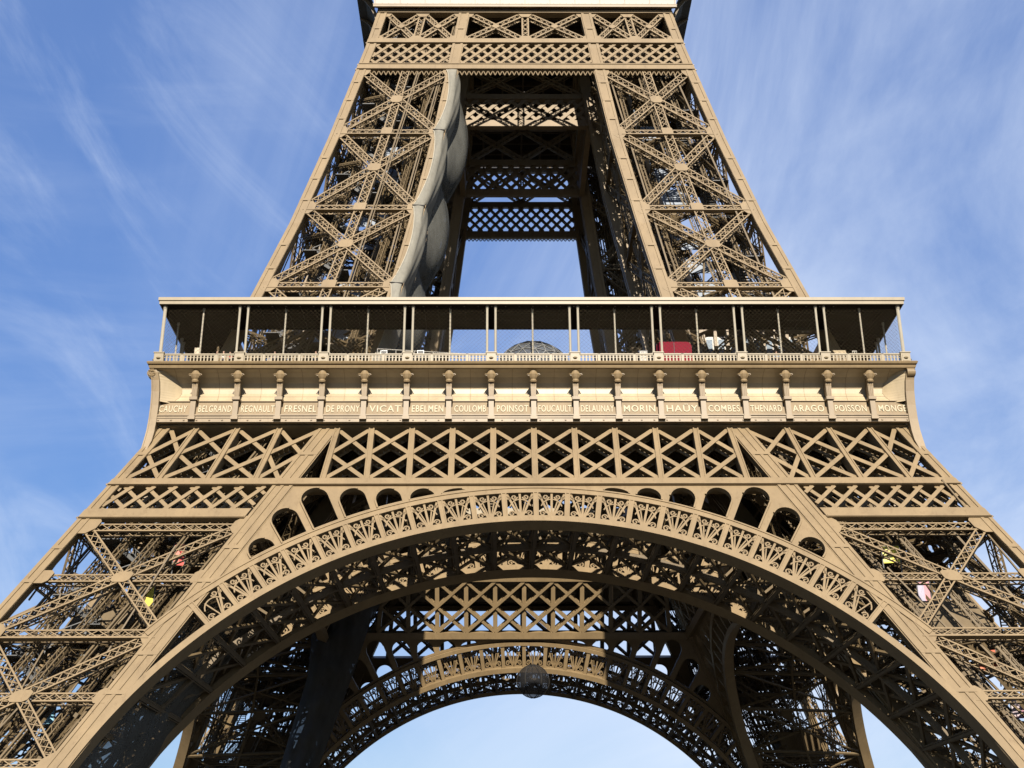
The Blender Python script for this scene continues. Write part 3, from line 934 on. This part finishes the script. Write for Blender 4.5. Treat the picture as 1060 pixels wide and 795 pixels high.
for x in np.arange(-29, 30, 1.32):
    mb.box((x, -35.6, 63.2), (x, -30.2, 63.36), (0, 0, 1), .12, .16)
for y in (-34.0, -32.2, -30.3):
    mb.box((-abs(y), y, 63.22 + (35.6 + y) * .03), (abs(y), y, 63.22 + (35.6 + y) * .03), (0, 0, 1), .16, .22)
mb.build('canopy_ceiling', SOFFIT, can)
def post(x, r, y=-35.35, z1=63.35):
    mb = MB()
    mb.lathe([(r * 1.7, 0), (r * 1.7, .12), (r, .2), (r, 4.7), (r * 1.5, 4.85), (r * 1.5, z1 - 58.24)], (x, y, 58.24), 8)
    return mb
for k in range(10):
    for d in (-.4, .4):
        x = -35.7 + GB * k + d
        if abs(x) > 35.4: x = math.copysign(35.4, x)
        post(x, .115).build('post', POSTM, can)
for k in range(9):
    x = -35.7 + GB * (k + .5)
    post(x, .085, -34.9).build('post', POSTM, can)
    mb = MB(); mb.lathe([(.1, 0), (.1, 3.0), (.16, 3.1), (.05, 3.35)], (x + .75, -30.6, 57.0), 7)
    mb.build('lamp_post', IRON2, can)
for k in (1, 3):                                        # both flanks; the far side of the gallery is out of sight
    for o in bal_set + [can]: copy_tree(o, tower, k * math.pi / 2)
for o in peds: copy_tree(o, tower, math.pi)
mb = MB(); mb.grid([[(-abs(y), y, z), (abs(y), y, z)] for y, z in CP + CP[:1]])
o = mb.build('canopy', CREAM, tower); o.rotation_euler = (0, 0, math.pi)

# ---- belt below the second floor
mbO = MB(); TZ = (101.75, 102.75, 106.35, 107.15, 111.75, 112.3)
xe = lambda z: xo(z) - .02
for z0, z1, off, dep in ((TZ[0], TZ[1], .12, .8), (TZ[2], TZ[3], .12, .8), (TZ[4], TZ[5], .16, .9)):
    plate(mbO, [(-xe(z0), z0), (xe(z0), z0), (xe(z1), z1), (-xe(z1), z1)], 'O', off, dep)
for z in (TZ[0] + .08, TZ[1] - .08, TZ[2] + .08):
    bar(mbO, -xe(z), z, xe(z), z, 'O', .12, .1, .16)
for i in range(70):                                     # lacing seen under the belt's lower chord
    x = -19.5 + 39 * i / 69
    mbO.box(pt(x - .28, TZ[0] - .02, 'O', -.1), pt(x, TZ[0] - .45, 'O', -.4), (0, -1, 0), .12, .05)
    mbO.box(pt(x + .28, TZ[0] - .02, 'O', -.1), pt(x, TZ[0] - .45, 'O', -.4), (0, -1, 0), .12, .05)
belt = mbO.build('belt_girder', IRON, tower)
def three(f):
    return [(lambda z: -xo(z) + 1.1, lambda z: -xi(z) - .9), (lambda z: -xi(z) + .3, lambda z: xi(z) - .3), (lambda z: xi(z) + .9, lambda z: xo(z) - 1.1)]
for f0, f1 in three(0):
    mb = MB(); diamond_band(mb, f0, f1, TZ[1], TZ[2], 'O', 1.5, .33, -.08, .1); diamond_band(mb, f0, f1, TZ[1], TZ[2], 'O', 1.5, .28, -.6, .1)
    mb.build('diamond_band', IRON, belt)
    mb = MB(); z0, z1 = TZ[3] + .1, TZ[4] - .05
    for a, b in ((0, .5), (.5, 1)):
        X = lambda u, z: f0(z) + (f1(z) - f0(z)) * u
        for (ua, za, ub, zb) in ((a, z0, b, z1), (a, z1, b, z0)):
            e = .02
            lattice(mb, pt(X(ua + e, za), za, 'O', -.15), pt(X(ub - e, zb), zb, 'O', -.15), nrm(109), .75, .6, .8, .16, .08)
        zc = (z0 + z1) / 2; xc = X((a + b) / 2, zc)
        plate(mb, [(xc - .55, zc), (xc, zc - .4), (xc + .55, zc), (xc, zc + .4)], 'O', -.02, .1)
    lattice(mb, pt(X(.5, z0), z0, 'O', -.18), pt(X(.5, z1), z1, 'O', -.18), nrm(109), .9, .6, .8, .18, .08)
    for u in (0, .5, 1):
        for zz, sg in ((z0, 1), (z1, -1)):
            xc = X(u, zz); hw_ = .9 if u == .5 else .7
            plate(mb, [(xc - hw_, zz - .05 * sg), (xc + hw_, zz - .05 * sg), (xc + hw_ * .5, zz + .55 * sg), (xc - hw_ * .5, zz + .55 * sg)], 'O', -.03, .1)
    mb.build('lattice_truss', IRON, belt)
mbI = MB(); xe2 = lambda z: xi(z) + .3
for z0, z1 in ((TZ[0], TZ[1]), (TZ[2], TZ[3]), (TZ[4], TZ[5])):
    plate(mbI, [(-xe2(z0), z0), (xe2(z0), z0), (xe2(z1), z1), (-xe2(z1), z1)], 'I', .1, .7)
diamond_band(mbI, lambda z: -xi(z), lambda z: xi(z), TZ[1], TZ[2], 'I', 1.55, .46, -.1, .12)
for a, b in ((-1, 0), (0, 1)):
    for s in (0, 1):
        z0, z1 = (TZ[3], TZ[4]) if s else (TZ[4], TZ[3])
        lattice(mbI, pt(a * 7.2, z0, 'I', -.1), pt(b * 7.2, z1, 'I', -.1), nrm(109, 'I'), .7, .5, .9)
beltI = mbI.build('belt_girder', IRON, tower)
# second floor gallery: cove flaring outwards, white parapet panels, slab
mb = MB()
CV = [(-18.55, 112.3), (-18.62, 112.7), (-18.7, 113.4), (-18.95, 114.1), (-19.5, 114.8), (-20.4, 115.3), (-20.9, 115.45), (-20.9, 117.0), (-20.5, 117.0)]
mb.grid([[(-abs(y), y, z), (abs(y), y, z)] for y, z in CV])
mb.grid([[(abs(y) - .2, y + .2, z + .05), (-abs(y) + .2, y + .2, z + .05)] for y, z in CV[:-1]])
gal = mb.build('upper_gallery', WHITE, tower)
mb = MB()
for i in range(13):
    x = -18.5 + 37 * i / 12
    for j in range(len(CV) - 3):
        (y0, z0), (y1, z1) = CV[j], CV[j + 1]
        mb.box((x, y0 - .03, z0), (x, y1 - .03, z1), (0, -1, -.3), .07, .08)
mb.box((-18.7, -18.72, 112.36), (18.7, -18.72, 112.36), (0, -1, 0), .3, .3)
mb.box((-18.75, -18.78, 112.62), (18.75, -18.78, 112.62), (0, -1, 0), .1, .12)
for i in range(48):
    x = -18.4 + 36.8 * i / 47; mb.box((x, -18.7, 112.72), (x, -18.82, 112.72), (0, 0, 1), .12, .1)
mb.build('panel_rib', IRON, gal)
for k in range(1, 4):
    for o in (belt, beltI): copy_tree(o, tower, k * math.pi / 2)
# flank and rear coves: their shade is put into the dark material; curved ribs below
mb = MB()
CS = [(-18.4, 106.4), (-18.5, 110.0), (-18.7, 112.3), (-19.3, 113.8), (-20.4, 114.9), (-21.3, 115.3), (-21.3, 117.0), (-20.8, 117.0)]
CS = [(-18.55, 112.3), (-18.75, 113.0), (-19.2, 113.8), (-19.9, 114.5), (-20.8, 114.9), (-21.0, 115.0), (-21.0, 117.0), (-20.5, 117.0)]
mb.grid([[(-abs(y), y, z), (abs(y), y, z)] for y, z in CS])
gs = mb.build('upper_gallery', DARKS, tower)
mb = MB()
for i in range(9):
    x = -17.6 + 35.2 * i / 8
    pr = [(-18.3, 109.8), (-18.6, 111.6), (-19.2, 113.0), (-20.0, 114.1), (-21.0, 114.85)]
    mb = MB(); mb.loft([[(x - .12, y, z), (x + .12, y, z), (x + .12, y + .35, z + .25), (x - .12, y + .35, z + .25)] for y, z in pr])
    mb.build('curved_rib', IRON2, gs)
gs.rotation_euler = (0, 0, math.pi / 2)
copy_tree(gs, tower, math.pi); copy_tree(gs, tower, -math.pi / 2)
mb = MB()
V2 = 0.3  # floor opening nearly closed to keep sun off the rear belt girders
for (x0, x1, y0, y1) in ((-18.3, 18.3, -18.3, -V2), (-18.3, 18.3, V2, 18.3), (-18.3, -V2, -V2, V2), (V2, 18.3, -V2, V2)):
    mb.aab(x0, x1, y0, y1, 113.1, 113.6)
mb.aab(-V2 - .2, V2 + .2, -V2 - .2, V2 + .2, 115.2, 115.5)
mb.build('floor_deck', DECK, tower)
mb = MB()
for v in np.arange(-16.5, 17, 2.75):
    mb.box((v, -18, 112.6), (v, 18, 112.6), (0, 0, 1), .25, .95); mb.box((-18, v, 112.5), (18, v, 112.5), (0, 0, 1), .25, .7)
mb.build('floor_joists', IRON2, tower)

# ------------------------------------------------------------------ netting hung on the legs
def cloth(name, col, alpha, wv):
    m = mat(name, col, 0.9, .25, .9, spec=.1)
    t = m.node_tree; b = t.nodes['Principled BSDF']
    tcn = t.nodes.new('ShaderNodeTexCoord'); nz = t.nodes.new('ShaderNodeTexNoise'); nz.inputs['Scale'].default_value = 3.0; nz.inputs['Detail'].default_value = 6
    mr = t.nodes.new('ShaderNodeMapRange'); mr.inputs['To Min'].default_value = alpha - .1; mr.inputs['To Max'].default_value = min(1, alpha + .1)
    t.links.new(tcn.outputs['Object'], nz.inputs['Vector']); t.links.new(nz.outputs['Fac'], mr.inputs['Value']); t.links.new(mr.outputs[0], b.inputs['Alpha'])
    bp = t.nodes.new('ShaderNodeBump'); bp.inputs['Strength'].default_value = .14; bp.inputs['Distance'].default_value = .05
    wvn = t.nodes.new('ShaderNodeTexWave'); wvn.inputs['Scale'].default_value = wv; wvn.inputs['Distortion'].default_value = 6; wvn.inputs['Detail'].default_value = 3
    t.links.new(tcn.outputs['Object'], wvn.inputs['Vector']); t.links.new(wvn.outputs['Fac'], bp.inputs['Height']); t.links.new(bp.outputs[0], b.inputs['Normal'])
    return m
NETL = cloth('pale_netting', (0.24, 0.225, 0.185), .85, .5)
NETD = cloth('grey_netting', (0.11, 0.108, 0.095), .80, .5)
NETB = cloth('dark_netting', (0.055, 0.055, 0.054), .94, .6)
def seg(z, ties):
    for a, b in zip(ties[:-1], ties[1:]):
        if a <= z <= b: return (z - a) / (b - a)
    return 0
ties = [57.3, 68.8, 79.9, 91.6, 101.6]
mb = MB(); rows = []; edge = []
for z in np.linspace(57.3, 101.6, 150):
    u = seg(z, ties); bl = math.sin(math.pi * min(1, u)) ** .8
    r = []
    a0 = .95 - .85 * math.sin(math.pi * u) ** .7 * (1 if z < 101 else 1)
    for s in np.linspace(0, 1, 30):
        if s < .25:                                   # the flap on the front of the chord
            t = s / .25; x = -(xi(z) + a0 * (1 - t)) + .35 * t; y = -xo(z) - .22 - .12 * math.sin(math.pi * t)
        else:
            t = (s - .25) / .75
            x = -xi(z) + .35 + .35 * t + (.15 + .55 * bl) * math.sin(math.pi * (.12 + .88 * t)) - .3 * math.sin(math.pi * .12) + .06 * math.sin(9 * t + 5 * u) + .025 * math.sin(23 * t - 9 * u)
            y = -xo(z) - .22 + 3.6 * t
        r.append((x, y, z - (.25 * t * math.sin(math.pi * u) if s >= .25 else 0)))
    rows.append(r); edge.append(r[0])
mb.grid(rows)
n = thing('safety_netting', 'pale beige netting billowing along the inner edge of the upper left leg', 'netting', (0, 0, 0), group='netting hung on the tower')
mb.build('net_sheet', NETL, n, smooth=True)
mb = MB(); mb.tube(edge, .06, 5); mb.build('edge_rope', POSTM, n)
mb = MB()
for z in ties[1:4]:
    mb.tube([(-(xi(z) + 1.0), -xo(z) - .3, z), (-xi(z) + .3, -xo(z) - .36, z - .1), (-xi(z) + .5, -xo(z) + 1.8, z - .15)], .07, 5)
mb.build('tie_strap', DARKS, n)
ties2 = [62, 73.5, 86.5, 100.5]
mb = MB(); rows = []
for z in np.linspace(62, 100.5, 130):
    u = seg(z, ties2); bl = math.sin(math.pi * min(1, u)) ** .7
    r = []
    for t in np.linspace(0, 1, 30):
        dep = 3.0 + (xo(z) - xi(z) - 4.4) * t
        x = -xi(z) + .45 + (.3 + 1.75 * bl) * math.sin(math.pi * min(1, t * 1.02)) ** .8 + .08 * math.sin(14 * t + 7 * u)
        r.append((x, -xo(z) + dep, z - .9 * math.sin(math.pi * t) * bl))
    rows.append(r)
mb.grid(rows)
tag(mb.build('safety_netting', NETD, smooth=True), 'grey netting bulging inside the upper left leg behind the pale flap', 'netting', 'netting hung on the tower')
mb = MB(); rows = []
for z in np.linspace(9, 37, 110):
    u = seg(z, [9, 24.5, 37]); bl = math.sin(math.pi * u) ** .7
    r = []
    for t in np.linspace(0, 1, 34):
        w_ = xo(z) - xi(z)
        x = -xi(z) + .5 + (.4 + 1.0 * bl) * math.sin(math.pi * t) + .12 * math.sin(17 * t + 6 * u) + .1 * math.sin(23 * u + 4 * t)
        r.append((x, -xo(z) + 1.5 + (w_ + .9) * t, z - .6 * math.sin(math.pi * t)))
    rows.append(r)
mb.grid(rows)
tag(mb.build('safety_netting', NETD, smooth=True), 'translucent dark grey netting lining the lower left leg under the front arch', 'netting', 'netting hung on the tower')
mb = MB(); rows = []
for z in np.linspace(20, 44.0, 120):
    u = (z - 20) / 24.0; r = []
    xc = np.interp(z, (20, 24.7, 35.1, 41.4, 44.0), (-27.6, -26.05, -23.05, -21.95, -21.5)); wdt = np.interp(z, (20, 24.7, 35.1, 41.4, 44.0), (2.0, 2.2, 2.6, 3.4, 4.2))
    for t in np.linspace(0, 1, 70):
        q = 2 * t - 1
        sag = 1.6 * (1 - q * q)
        fold = .24 * math.sin(38 * (u + .10 * q * q)) * (1 - q * q) + .12 * math.sin(9 * q + 4 * u)
        r.append((xc + wdt * q, 6.6 - 2.4 * math.sqrt(max(0, 1 - q * q * .95)) - fold, z - sag * (.3 + .7 * u)))
    rows.append(r)
mb.grid(rows)
tag(mb.build('safety_netting', NETB, smooth=True), 'black netting drape hanging before the far left leg under the arch', 'netting', 'netting hung on the tower')
mb = MB(); rows = []
C0 = Vector((1.1, 21.4, 39.3))
C0 = Vector((1.1, 21.4, 37.4))
for i in range(17):
    a = math.pi * i / 16; r = []
    for k in range(29):
        b = 2 * math.pi * k / 28
        rr = 2.05 * math.sin(a) ** .9 if 0 < i < 16 else 0
        r.append((C0.x + rr * math.cos(b), C0.y + rr * math.sin(b), C0.z + 2.1 * math.cos(a)))
    rows.append(r)
mb.grid(rows)
NETT = cloth('sheer_black_net', (0.02, 0.02, 0.022), .66, .8)
bag = tag(mb.build('net_bag', NETT, smooth=True), 'black net bag hanging under the crown of the far arch', 'net bag')
mb = MB()
for k in range(6):
    b = 2 * math.pi * k / 6
    mb.tube([(C0.x + 2.08 * math.cos(b) * math.sin(t), C0.y + 2.08 * math.sin(b) * math.sin(t), C0.z + 2.12 * math.cos(t)) for t in np.linspace(0.02, 3.12, 16)], .05, 5)
mb.tube([(C0.x, C0.y, C0.z + 2.1), (C0.x, C0.y + .6, C0.z + 3.6)], .06, 5)
mb.build('net_rope', DARKS, bag)

# ------------------------------------------------------------------ things on the first floor gallery
FZ = 56.23
d = thing('dome_tent', 'dark grey geodesic dome standing in the middle of the gallery', 'dome', (.15, -29.6, FZ))
def icosph(n_):
    import bmesh
    bm = bmesh.new(); bmesh.ops.create_icosphere(bm, subdivisions=n_, radius=1.0)
    vs = [v.co.copy() for v in bm.verts]; es = [(e.verts[0].index, e.verts[1].index) for e in bm.edges]; fs = [[v.index for v in f.verts] for f in bm.faces]
    bm.free(); return vs, es, fs
vs, es, fs = icosph(3)
R = 4.15; mb = MB(); keep = [v.z > -.12 for v in vs]
P = [Vector((v.x * R, v.y * R, max(v.z * R, -.0) + .75)) for v in vs]
for i, j in es:
    if keep[i] and keep[j]: mb.box(P[i], P[j], (P[i] + P[j]) / 2 - Vector((0, 0, .75)), .07, .07)
mb.build('frame', mat('dome_tube', (.22, .22, .21), .4), d)
mb = MB(); mb.v = [tuple(Vector((v.x * R * .985, v.y * R * .985, max(v.z * R * .985, 0) + .75))) for v in vs]
mb.f = [tuple(f) for f in fs if all(keep[i] for i in f)]
mb.build('skin', cloth('dome_skin', (.10, .105, .11), .75, .4), d)
mb = MB(); secs = []
mb.lathe([(4.3, 0), (4.3, .7), (4.1, .78)], (0, 0, 0), 40); mb.build('base_ring', STEEL, d)

k_ = thing('kiosk', 'red rounded kiosk behind the railing right of the middle', 'kiosk', (13.75, -32.4, FZ))
RED = mat('red_panel', (.17, .014, .026), .85, .1, 1.0, spec=.05)
mb = MB(); prof = []
for xx, zz in ((-1.7, 0), (1.7, 0), (1.7, 3.0), (1.6, 3.25), (1.35, 3.42), (-1.35, 3.42), (-1.6, 3.25), (-1.7, 3.0)): prof.append((xx, zz))
mb.loft([[(x, y, z) for x, z in prof] for y in (-1.0, 1.0)]); mb.build('body', RED, k_)
mb = MB(); mb.aab(-1.72, 1.72, -1.22, -1.0, 1.0, 1.12); mb.build('counter', STEEL, k_)
mb = MB(); mb.aab(-.03, .03, -1.03, -.99, 1.15, 3.35); mb.aab(-1.6, 1.6, -1.02, -1.0, 2.15, 2.2); mb.build('seam', DARKS, k_)

def pavilion(name, label, x0, x1, y0, y1, h, rise, fin):
    t = thing(name, label, 'pavilion', ((x0 + x1) / 2, (y0 + y1) / 2, FZ))
    hw, hd = (x1 - x0) / 2, (y1 - y0) / 2
    mb = MB(); secs = []
    for i in range(17):
        x = -hw + 2 * hw * i / 16; z = h + rise * (1 - (x / hw) ** 2)
        secs.append([(x, -hd - .5, z), (x, hd, z + .3), (x, hd, z + .85), (x, -hd - .5, z + .42)])
    mb.loft(secs); mb.build('roof', IRON, t)
    mb = MB(); mb.aab(-hw + .3, hw - .3, -hd + .3, hd, 0, h - .05); mb.build('wall', mat(name + '_wall', fin, .35, .2, .6), t)
    for i in range(9):
        x = -hw + .5 + (2 * hw - 1) * i / 8; z = h + rise * (1 - (x / hw) ** 2)
        mb = MB(); mb.aab(x - .16, x + .16, -hd - .1, -hd + .24, 0, z - .03); mb.build('fin', IRON, t)
    for i in range(8):
        x = -hw + .5 + (2 * hw - 1) * (i + .5) / 8
        mb = MB(); mb.aab(x - .3, x + .3, -hd + .2, -hd + .28, 1.0, h - .4); mb.build('window', mat('pavilion_glass', (.2, .24, .28), .12, .1, .4), t)
    return t
pavilion('pavilion', 'curved roof pavilion with vertical fins behind the red kiosk', 17.2, 28.0, -27.4, -20.2, 7.0, 1.3, (.33, .29, .24))
pavilion('pavilion', 'grey glazed pavilion with curved roof behind the left part of the gallery', -24.8, -18.2, -27.2, -21.5, 4.7, 1.0, (.25, .27, .3))

def floodlight(label, x, g='white floodlights on the railing'):
    t = thing('floodlight', label, 'floodlight', (x, -34.9, FZ), group=g)
    mb = MB(); mb.lathe([(.18, 0), (.18, .04), (.03, .06), (.03, 1.1)], (0, 0, 0), 8); mb.build('stand', STEEL, t)
    mb = MB(); mb.loft([[(-.32, -.2, 1.1), (.32, -.2, 1.1), (.26, .25, 1.2), (-.26, .25, 1.2)], [(-.32, -.2, 1.72), (.32, -.2, 1.72), (.26, .25, 1.6), (-.26, .25, 1.6)]])
    mb.build('housing', mat('white_case', (.75, .75, .73), .4, .04), t)
    mb = MB(); mb.aab(-.27, .27, -.215, -.2, 1.16, 1.66); mb.build('lens', STEEL, t)
floodlight('white box floodlight on the railing two bays left of the dome, the left one', -14.2)
floodlight('white box floodlight on the railing two bays left of the dome, the right one', -10.7)
t = thing('loudspeaker', 'beige box loudspeaker by the left end of the railing', 'loudspeaker', (-32.0, -34.7, FZ))
mb = MB(); mb.lathe([(.3, 0), (.05, .06), (.05, 1.25)], (0, 0, 0), 8); mb.build('stand', DARKS, t)
mb = MB(); mb.aab(-.27, .27, -.22, .22, 1.25, 2.1); mb.build('cabinet', CREAM, t)
mb = MB(); mb.aab(-.22, .22, -.235, -.22, 1.3, 2.05); mb.build('grille', PANEL, t)
t = thing('utility_cabinet', 'small grey cabinet left of the red kiosk', 'cabinet', (10.6, -34.4, FZ))
mb = MB(); mb.aab(-.4, .4, -.3, .3, .1, 1.9); mb.build('case', STEEL, t)
mb = MB(); mb.aab(-.36, -.01, -.33, -.3, .2, 1.8); mb.aab(.01, .36, -.33, -.3, .2, 1.8); mb.build('door', WHITE, t)
mb = MB(); mb.aab(-.4, .4, -.3, .3, 0, .1); mb.build('plinth', DARKS, t)
t = thing('viewing_panel', 'tilted beige orientation panel near the right end of the gallery', 'panel', (29.5, -34.5, FZ))
mb = MB(); mb.prism([(-.55, -.25, 1.5), (.55, -.25, 1.5), (.62, .2, 2.0), (-.62, .2, 2.0)], [(-.55, -.25, 1.58), (.55, -.25, 1.58), (.62, .2, 2.08), (-.62, .2, 2.08)]); mb.build('panel', PANEL, t)
for s in (-1, 1):
    mb = MB(); mb.aab(s * .4 - .05, s * .4 + .05, -.05, .05, 0, 1.7); mb.build('leg', IRON, t)
t = thing('telescope', 'white coin telescope on a stand close to the right end of the gallery', 'telescope', (30.8, -34.6, FZ))
mb = MB(); mb.lathe([(.25, 0), (.22, .1), (.07, .2), (.06, 1.3)], (0, 0, 0), 10); mb.build('stand', POSTM, t)
mb = MB(); mb.loft([[(-.2, -.32, 1.35), (.2, -.32, 1.35), (.2, .3, 1.3), (-.2, .3, 1.3)], [(-.22, -.32, 1.75), (.22, -.32, 1.75), (.2, .3, 1.7), (-.2, .3, 1.7)]]); mb.build('head', POSTM, t)
for s in (-1, 1):
    mb = MB(); mb.tube([(s * .1, -.3, 1.58), (s * .1, -.42, 1.59)], .07, 8); mb.build('eyepiece', DARKS, t)
mb = MB()
mb.tube([(-14.9, -34.3, 58.48), (-4.2, -34.3, 57.78)], .05, 6); mb.tube([(-14.9, -34.3, 57.98), (-4.2, -34.3, 57.28)], .04, 6)
for i in range(7):
    x = -14.9 + 10.7 * i / 6; mb.tube([(x, -34.3, 56.23), (x, -34.3, 58.48 - .7 * i / 6)], .04, 6)
tag(mb.build('handrail', WHITE), 'thin white sloping handrail behind the railing left of the dome', 'handrail')

# ------------------------------------------------------------------ people at the railing
def skin_mesh(name, verts, edges, radii, m, parent=None, loc=(0, 0, 0)):
    me = bpy.data.meshes.new(name); me.from_pydata(verts, edges, [])
    o = bpy.data.objects.new(name, me); COL.objects.link(o)
    sk = o.modifiers.new('skin', 'SKIN'); sub = o.modifiers.new('sub', 'SUBSURF'); sub.levels = 1
    for v, r in zip(me.skin_vertices[0].data, radii): v.radius = (r, r) if not isinstance(r, tuple) else r
    me.skin_vertices[0].data[0].use_root = True
    ev = o.evaluated_get(bpy.context.evaluated_depsgraph_get())
    me2 = bpy.data.meshes.new_from_object(ev)
    bpy.data.objects.remove(o)
    me2.materials.clear(); me2.materials.append(m); me2.polygons.foreach_set('use_smooth', [True] * len(me2.polygons))
    o = bpy.data.objects.new(name, me2); COL.objects.link(o); o.parent = parent; o.location = loc
    return o
SKIN = mat('skin_tone', (.45, .27, .19), .55, .05)
def person(label, x, y, rz, jc, hc, h=1.72, arm=0):
    k = h / 1.72
    V = [(0, 0, .95), (0, 0, 1.2), (0, 0, 1.4), (0, 0, 1.5), (0, -.015, 1.58), (0, -.02, 1.66), (0, 0, 1.71),
         (-.2, 0, 1.4), (-.25, -.02, 1.14), (-.2, -.22 - arm * .05, 1.08), (-.14, -.32, 1.1), (.2, 0, 1.4), (.25, -.02, 1.14), (.2, -.22, 1.08), (.14, -.32, 1.1),
         (-.1, 0, .88), (-.11, -.01, .5), (-.11, .02, .09), (-.11, -.14, .04), (.1, 0, .88), (.11, -.01, .5), (.11, .02, .09), (.11, -.14, .04)]
    E = [(0, 1), (1, 2), (2, 3), (3, 4), (4, 5), (5, 6), (2, 7), (7, 8), (8, 9), (9, 10), (2, 11), (11, 12), (12, 13), (13, 14), (0, 15), (15, 16), (16, 17), (17, 18), (0, 19), (19, 20), (20, 21), (21, 22)]
    Rr = [(.15, .11), (.15, .11), (.16, .1), .06, (.08, .095), (.085, .1), (.05, .06), .06, .045, .036, .03, .06, .045, .036, .03, .085, .06, .042, .04, .085, .06, .042, .04]
    V = [(a * k, b * k, c * k) for a, b, c in V]; Rr = [tuple(q * k for q in r) if isinstance(r, tuple) else r * k for r in Rr]
    b = skin_mesh('person', V, E, Rr, SKIN)
    b.location = (x, y, FZ); b.rotation_euler = (0, 0, rz)
    tag(b, label, 'person', 'visitors at the gallery railing')
    ids = [0, 1, 2, 7, 8, 9, 11, 12, 13]; mp = {i: n for n, i in enumerate(ids)}
    e2 = [(mp[i], mp[j]) for i, j in E if i in mp and j in mp]
    rr = [tuple(q * 1.14 for q in Rr[i]) if isinstance(Rr[i], tuple) else Rr[i] * 1.3 for i in ids]
    skin_mesh('jacket', [V[i] for i in ids], e2, rr, mat('jacket', jc, .8, .1), b)
    ids = [0, 15, 16, 17, 19, 20, 21]; mp = {i: n for n, i in enumerate(ids)}
    e2 = [(mp[i], mp[j]) for i, j in E if i in mp and j in mp]
    skin_mesh('trousers', [V[i] for i in ids], e2, [(.155 * k, .12 * k), .098 * k, .075 * k, .06 * k, .098 * k, .075 * k, .06 * k], mat('trousers', (.04, .045, .07), .8, .1), b)
    skin_mesh('hair', [(0, .03 * k, 1.62 * k), (0, .025 * k, 1.69 * k), (0, 0, 1.74 * k)], [(0, 1), (1, 2)], [(.08 * k, .075 * k), (.092 * k, .09 * k), (.06 * k, .06 * k)], mat('hair', hc, .6, .1), b)
person('brown haired visitor in a beige jacket, leftmost of three at the left railing', -30.1, -34.85, .3, (.42, .33, .22), (.09, .05, .03))
person('fair haired visitor in a white top between the beige and red jackets', -29.5, -34.7, -.2, (.7, .68, .63), (.32, .22, .12), 1.8)
person('visitor in a red jacket at the left railing', -28.85, -34.85, 0, (.4, .06, .05), (.05, .03, .02), 1.66)
person('visitor in a grey jacket standing alone at the railing, second bay from left', -24.6, -34.85, .2, (.25, .25, .26), (.05, .04, .03), 1.7)
person('visitor in a pale yellow jacket alone at the railing left of the floodlights', -20.7, -34.8, -.3, (.6, .52, .3), (.12, .07, .04), 1.74)
person('visitor in a light blue jacket alone at the railing right of the kiosk', 23.3, -34.8, .1, (.3, .42, .55), (.06, .04, .03), 1.7)

# ------------------------------------------------------------------ coloured boards on the stair landings inside the lower legs
def board(label, x, y, z, c1, c2, w_=1.5, h=1.7, rz=0.0):
    t = thing('information_board', label, 'board', (x, y, z), rz, 'coloured boards on the leg stairs')
    mb = MB(); mb.aab(-w_ / 2, w_ / 2, -.05, .05, 0.0, h); mb.build('panel', mat('board_paint', c1, .5, .06), t)
    mb = MB(); mb.aab(-w_ / 2 + .05, w_ * .02, -.06, -.05, .1, h - .1) ; mb.build('picture', mat('board_print', c2, .5, .15, 3.0), t)
    mb = MB()
    for s in (-1, 1): mb.aab(s * w_ / 2 - .05, s * w_ / 2 + .05, -.08, .08, -1.4, h + .05)
    mb.aab(-w_ / 2, w_ / 2, -.08, .08, h, h + .08); mb.build('frame', STEEL, t)
YB = -37.2
board('red board hung high in the left leg', -31.2, YB, 36.3, (.55, .07, .05), (.6, .2, .15), 1.0, 1.9, .3)
board('yellow and pale blue board below the red one in the left leg', -33.8, YB, 32.7, (.75, .6, .05), (.45, .62, .68), 1.5, 1.9, .3)
board('pale blue and cream board low in the left leg', -38.2, YB, 26.8, (.45, .6, .66), (.75, .66, .35), 1.7, 1.7, .3)
board('bright blue board at the foot of the left leg', -41.1, YB, 22.8, (.22, .48, .62), (.32, .55, .66), 1.7, 1.6, .2)
board('bright yellow board hung high in the right leg', 31.2, YB, 36.4, (.78, .66, .06), (.8, .72, .2), 1.5, 1.5, -.2)
board('pink and grey board below the yellow one in the right leg', 33.7, YB, 32.9, (.6, .3, .32), (.45, .42, .5), 1.1, 1.8, -.5)
board('orange red board low in the right leg', 38.3, YB, 27.0, (.6, .12, .05), (.62, .2, .1), 1.6, 1.7, -.3)
board('dull pink board at the right edge in the right leg', 40.5, YB, 23.0, (.5, .25, .3), (.5, .4, .42), 1.5, 1.7, -.2)

# ------------------------------------------------------------------ settle the first floor at its measured heights
def settle(z):
    if z < 50.77: return z - .32
    if z < 57.12: return 50.45 + .929 * (z - 50.77)
    return z - .77
FIRST = {'frieze', 'moulding', 'name_band', 'ledge', 'bracket', 'corner_console', 'end_panel', 'balustrade', 'mesh_screen', 'pedestal', 'canopy', 'canopy_ceiling', 'post', 'lamp_post', 'floor_deck', 'floor_joists'}
done = set()
for o in list(bpy.data.objects):
    base = o.name.split('.')[0]
    if base == 'inscription':
        o.location.z = settle(o.location.z); o.scale.y *= .93
    if base not in FIRST or o.type != 'MESH' or o.data.name in done: continue
    if max(v.co.z for v in o.data.vertices) > 80 or min(v.co.z for v in o.data.vertices) < 40: continue
    done.add(o.data.name)
    for v in o.data.vertices: v.co.z = settle(v.co.z)
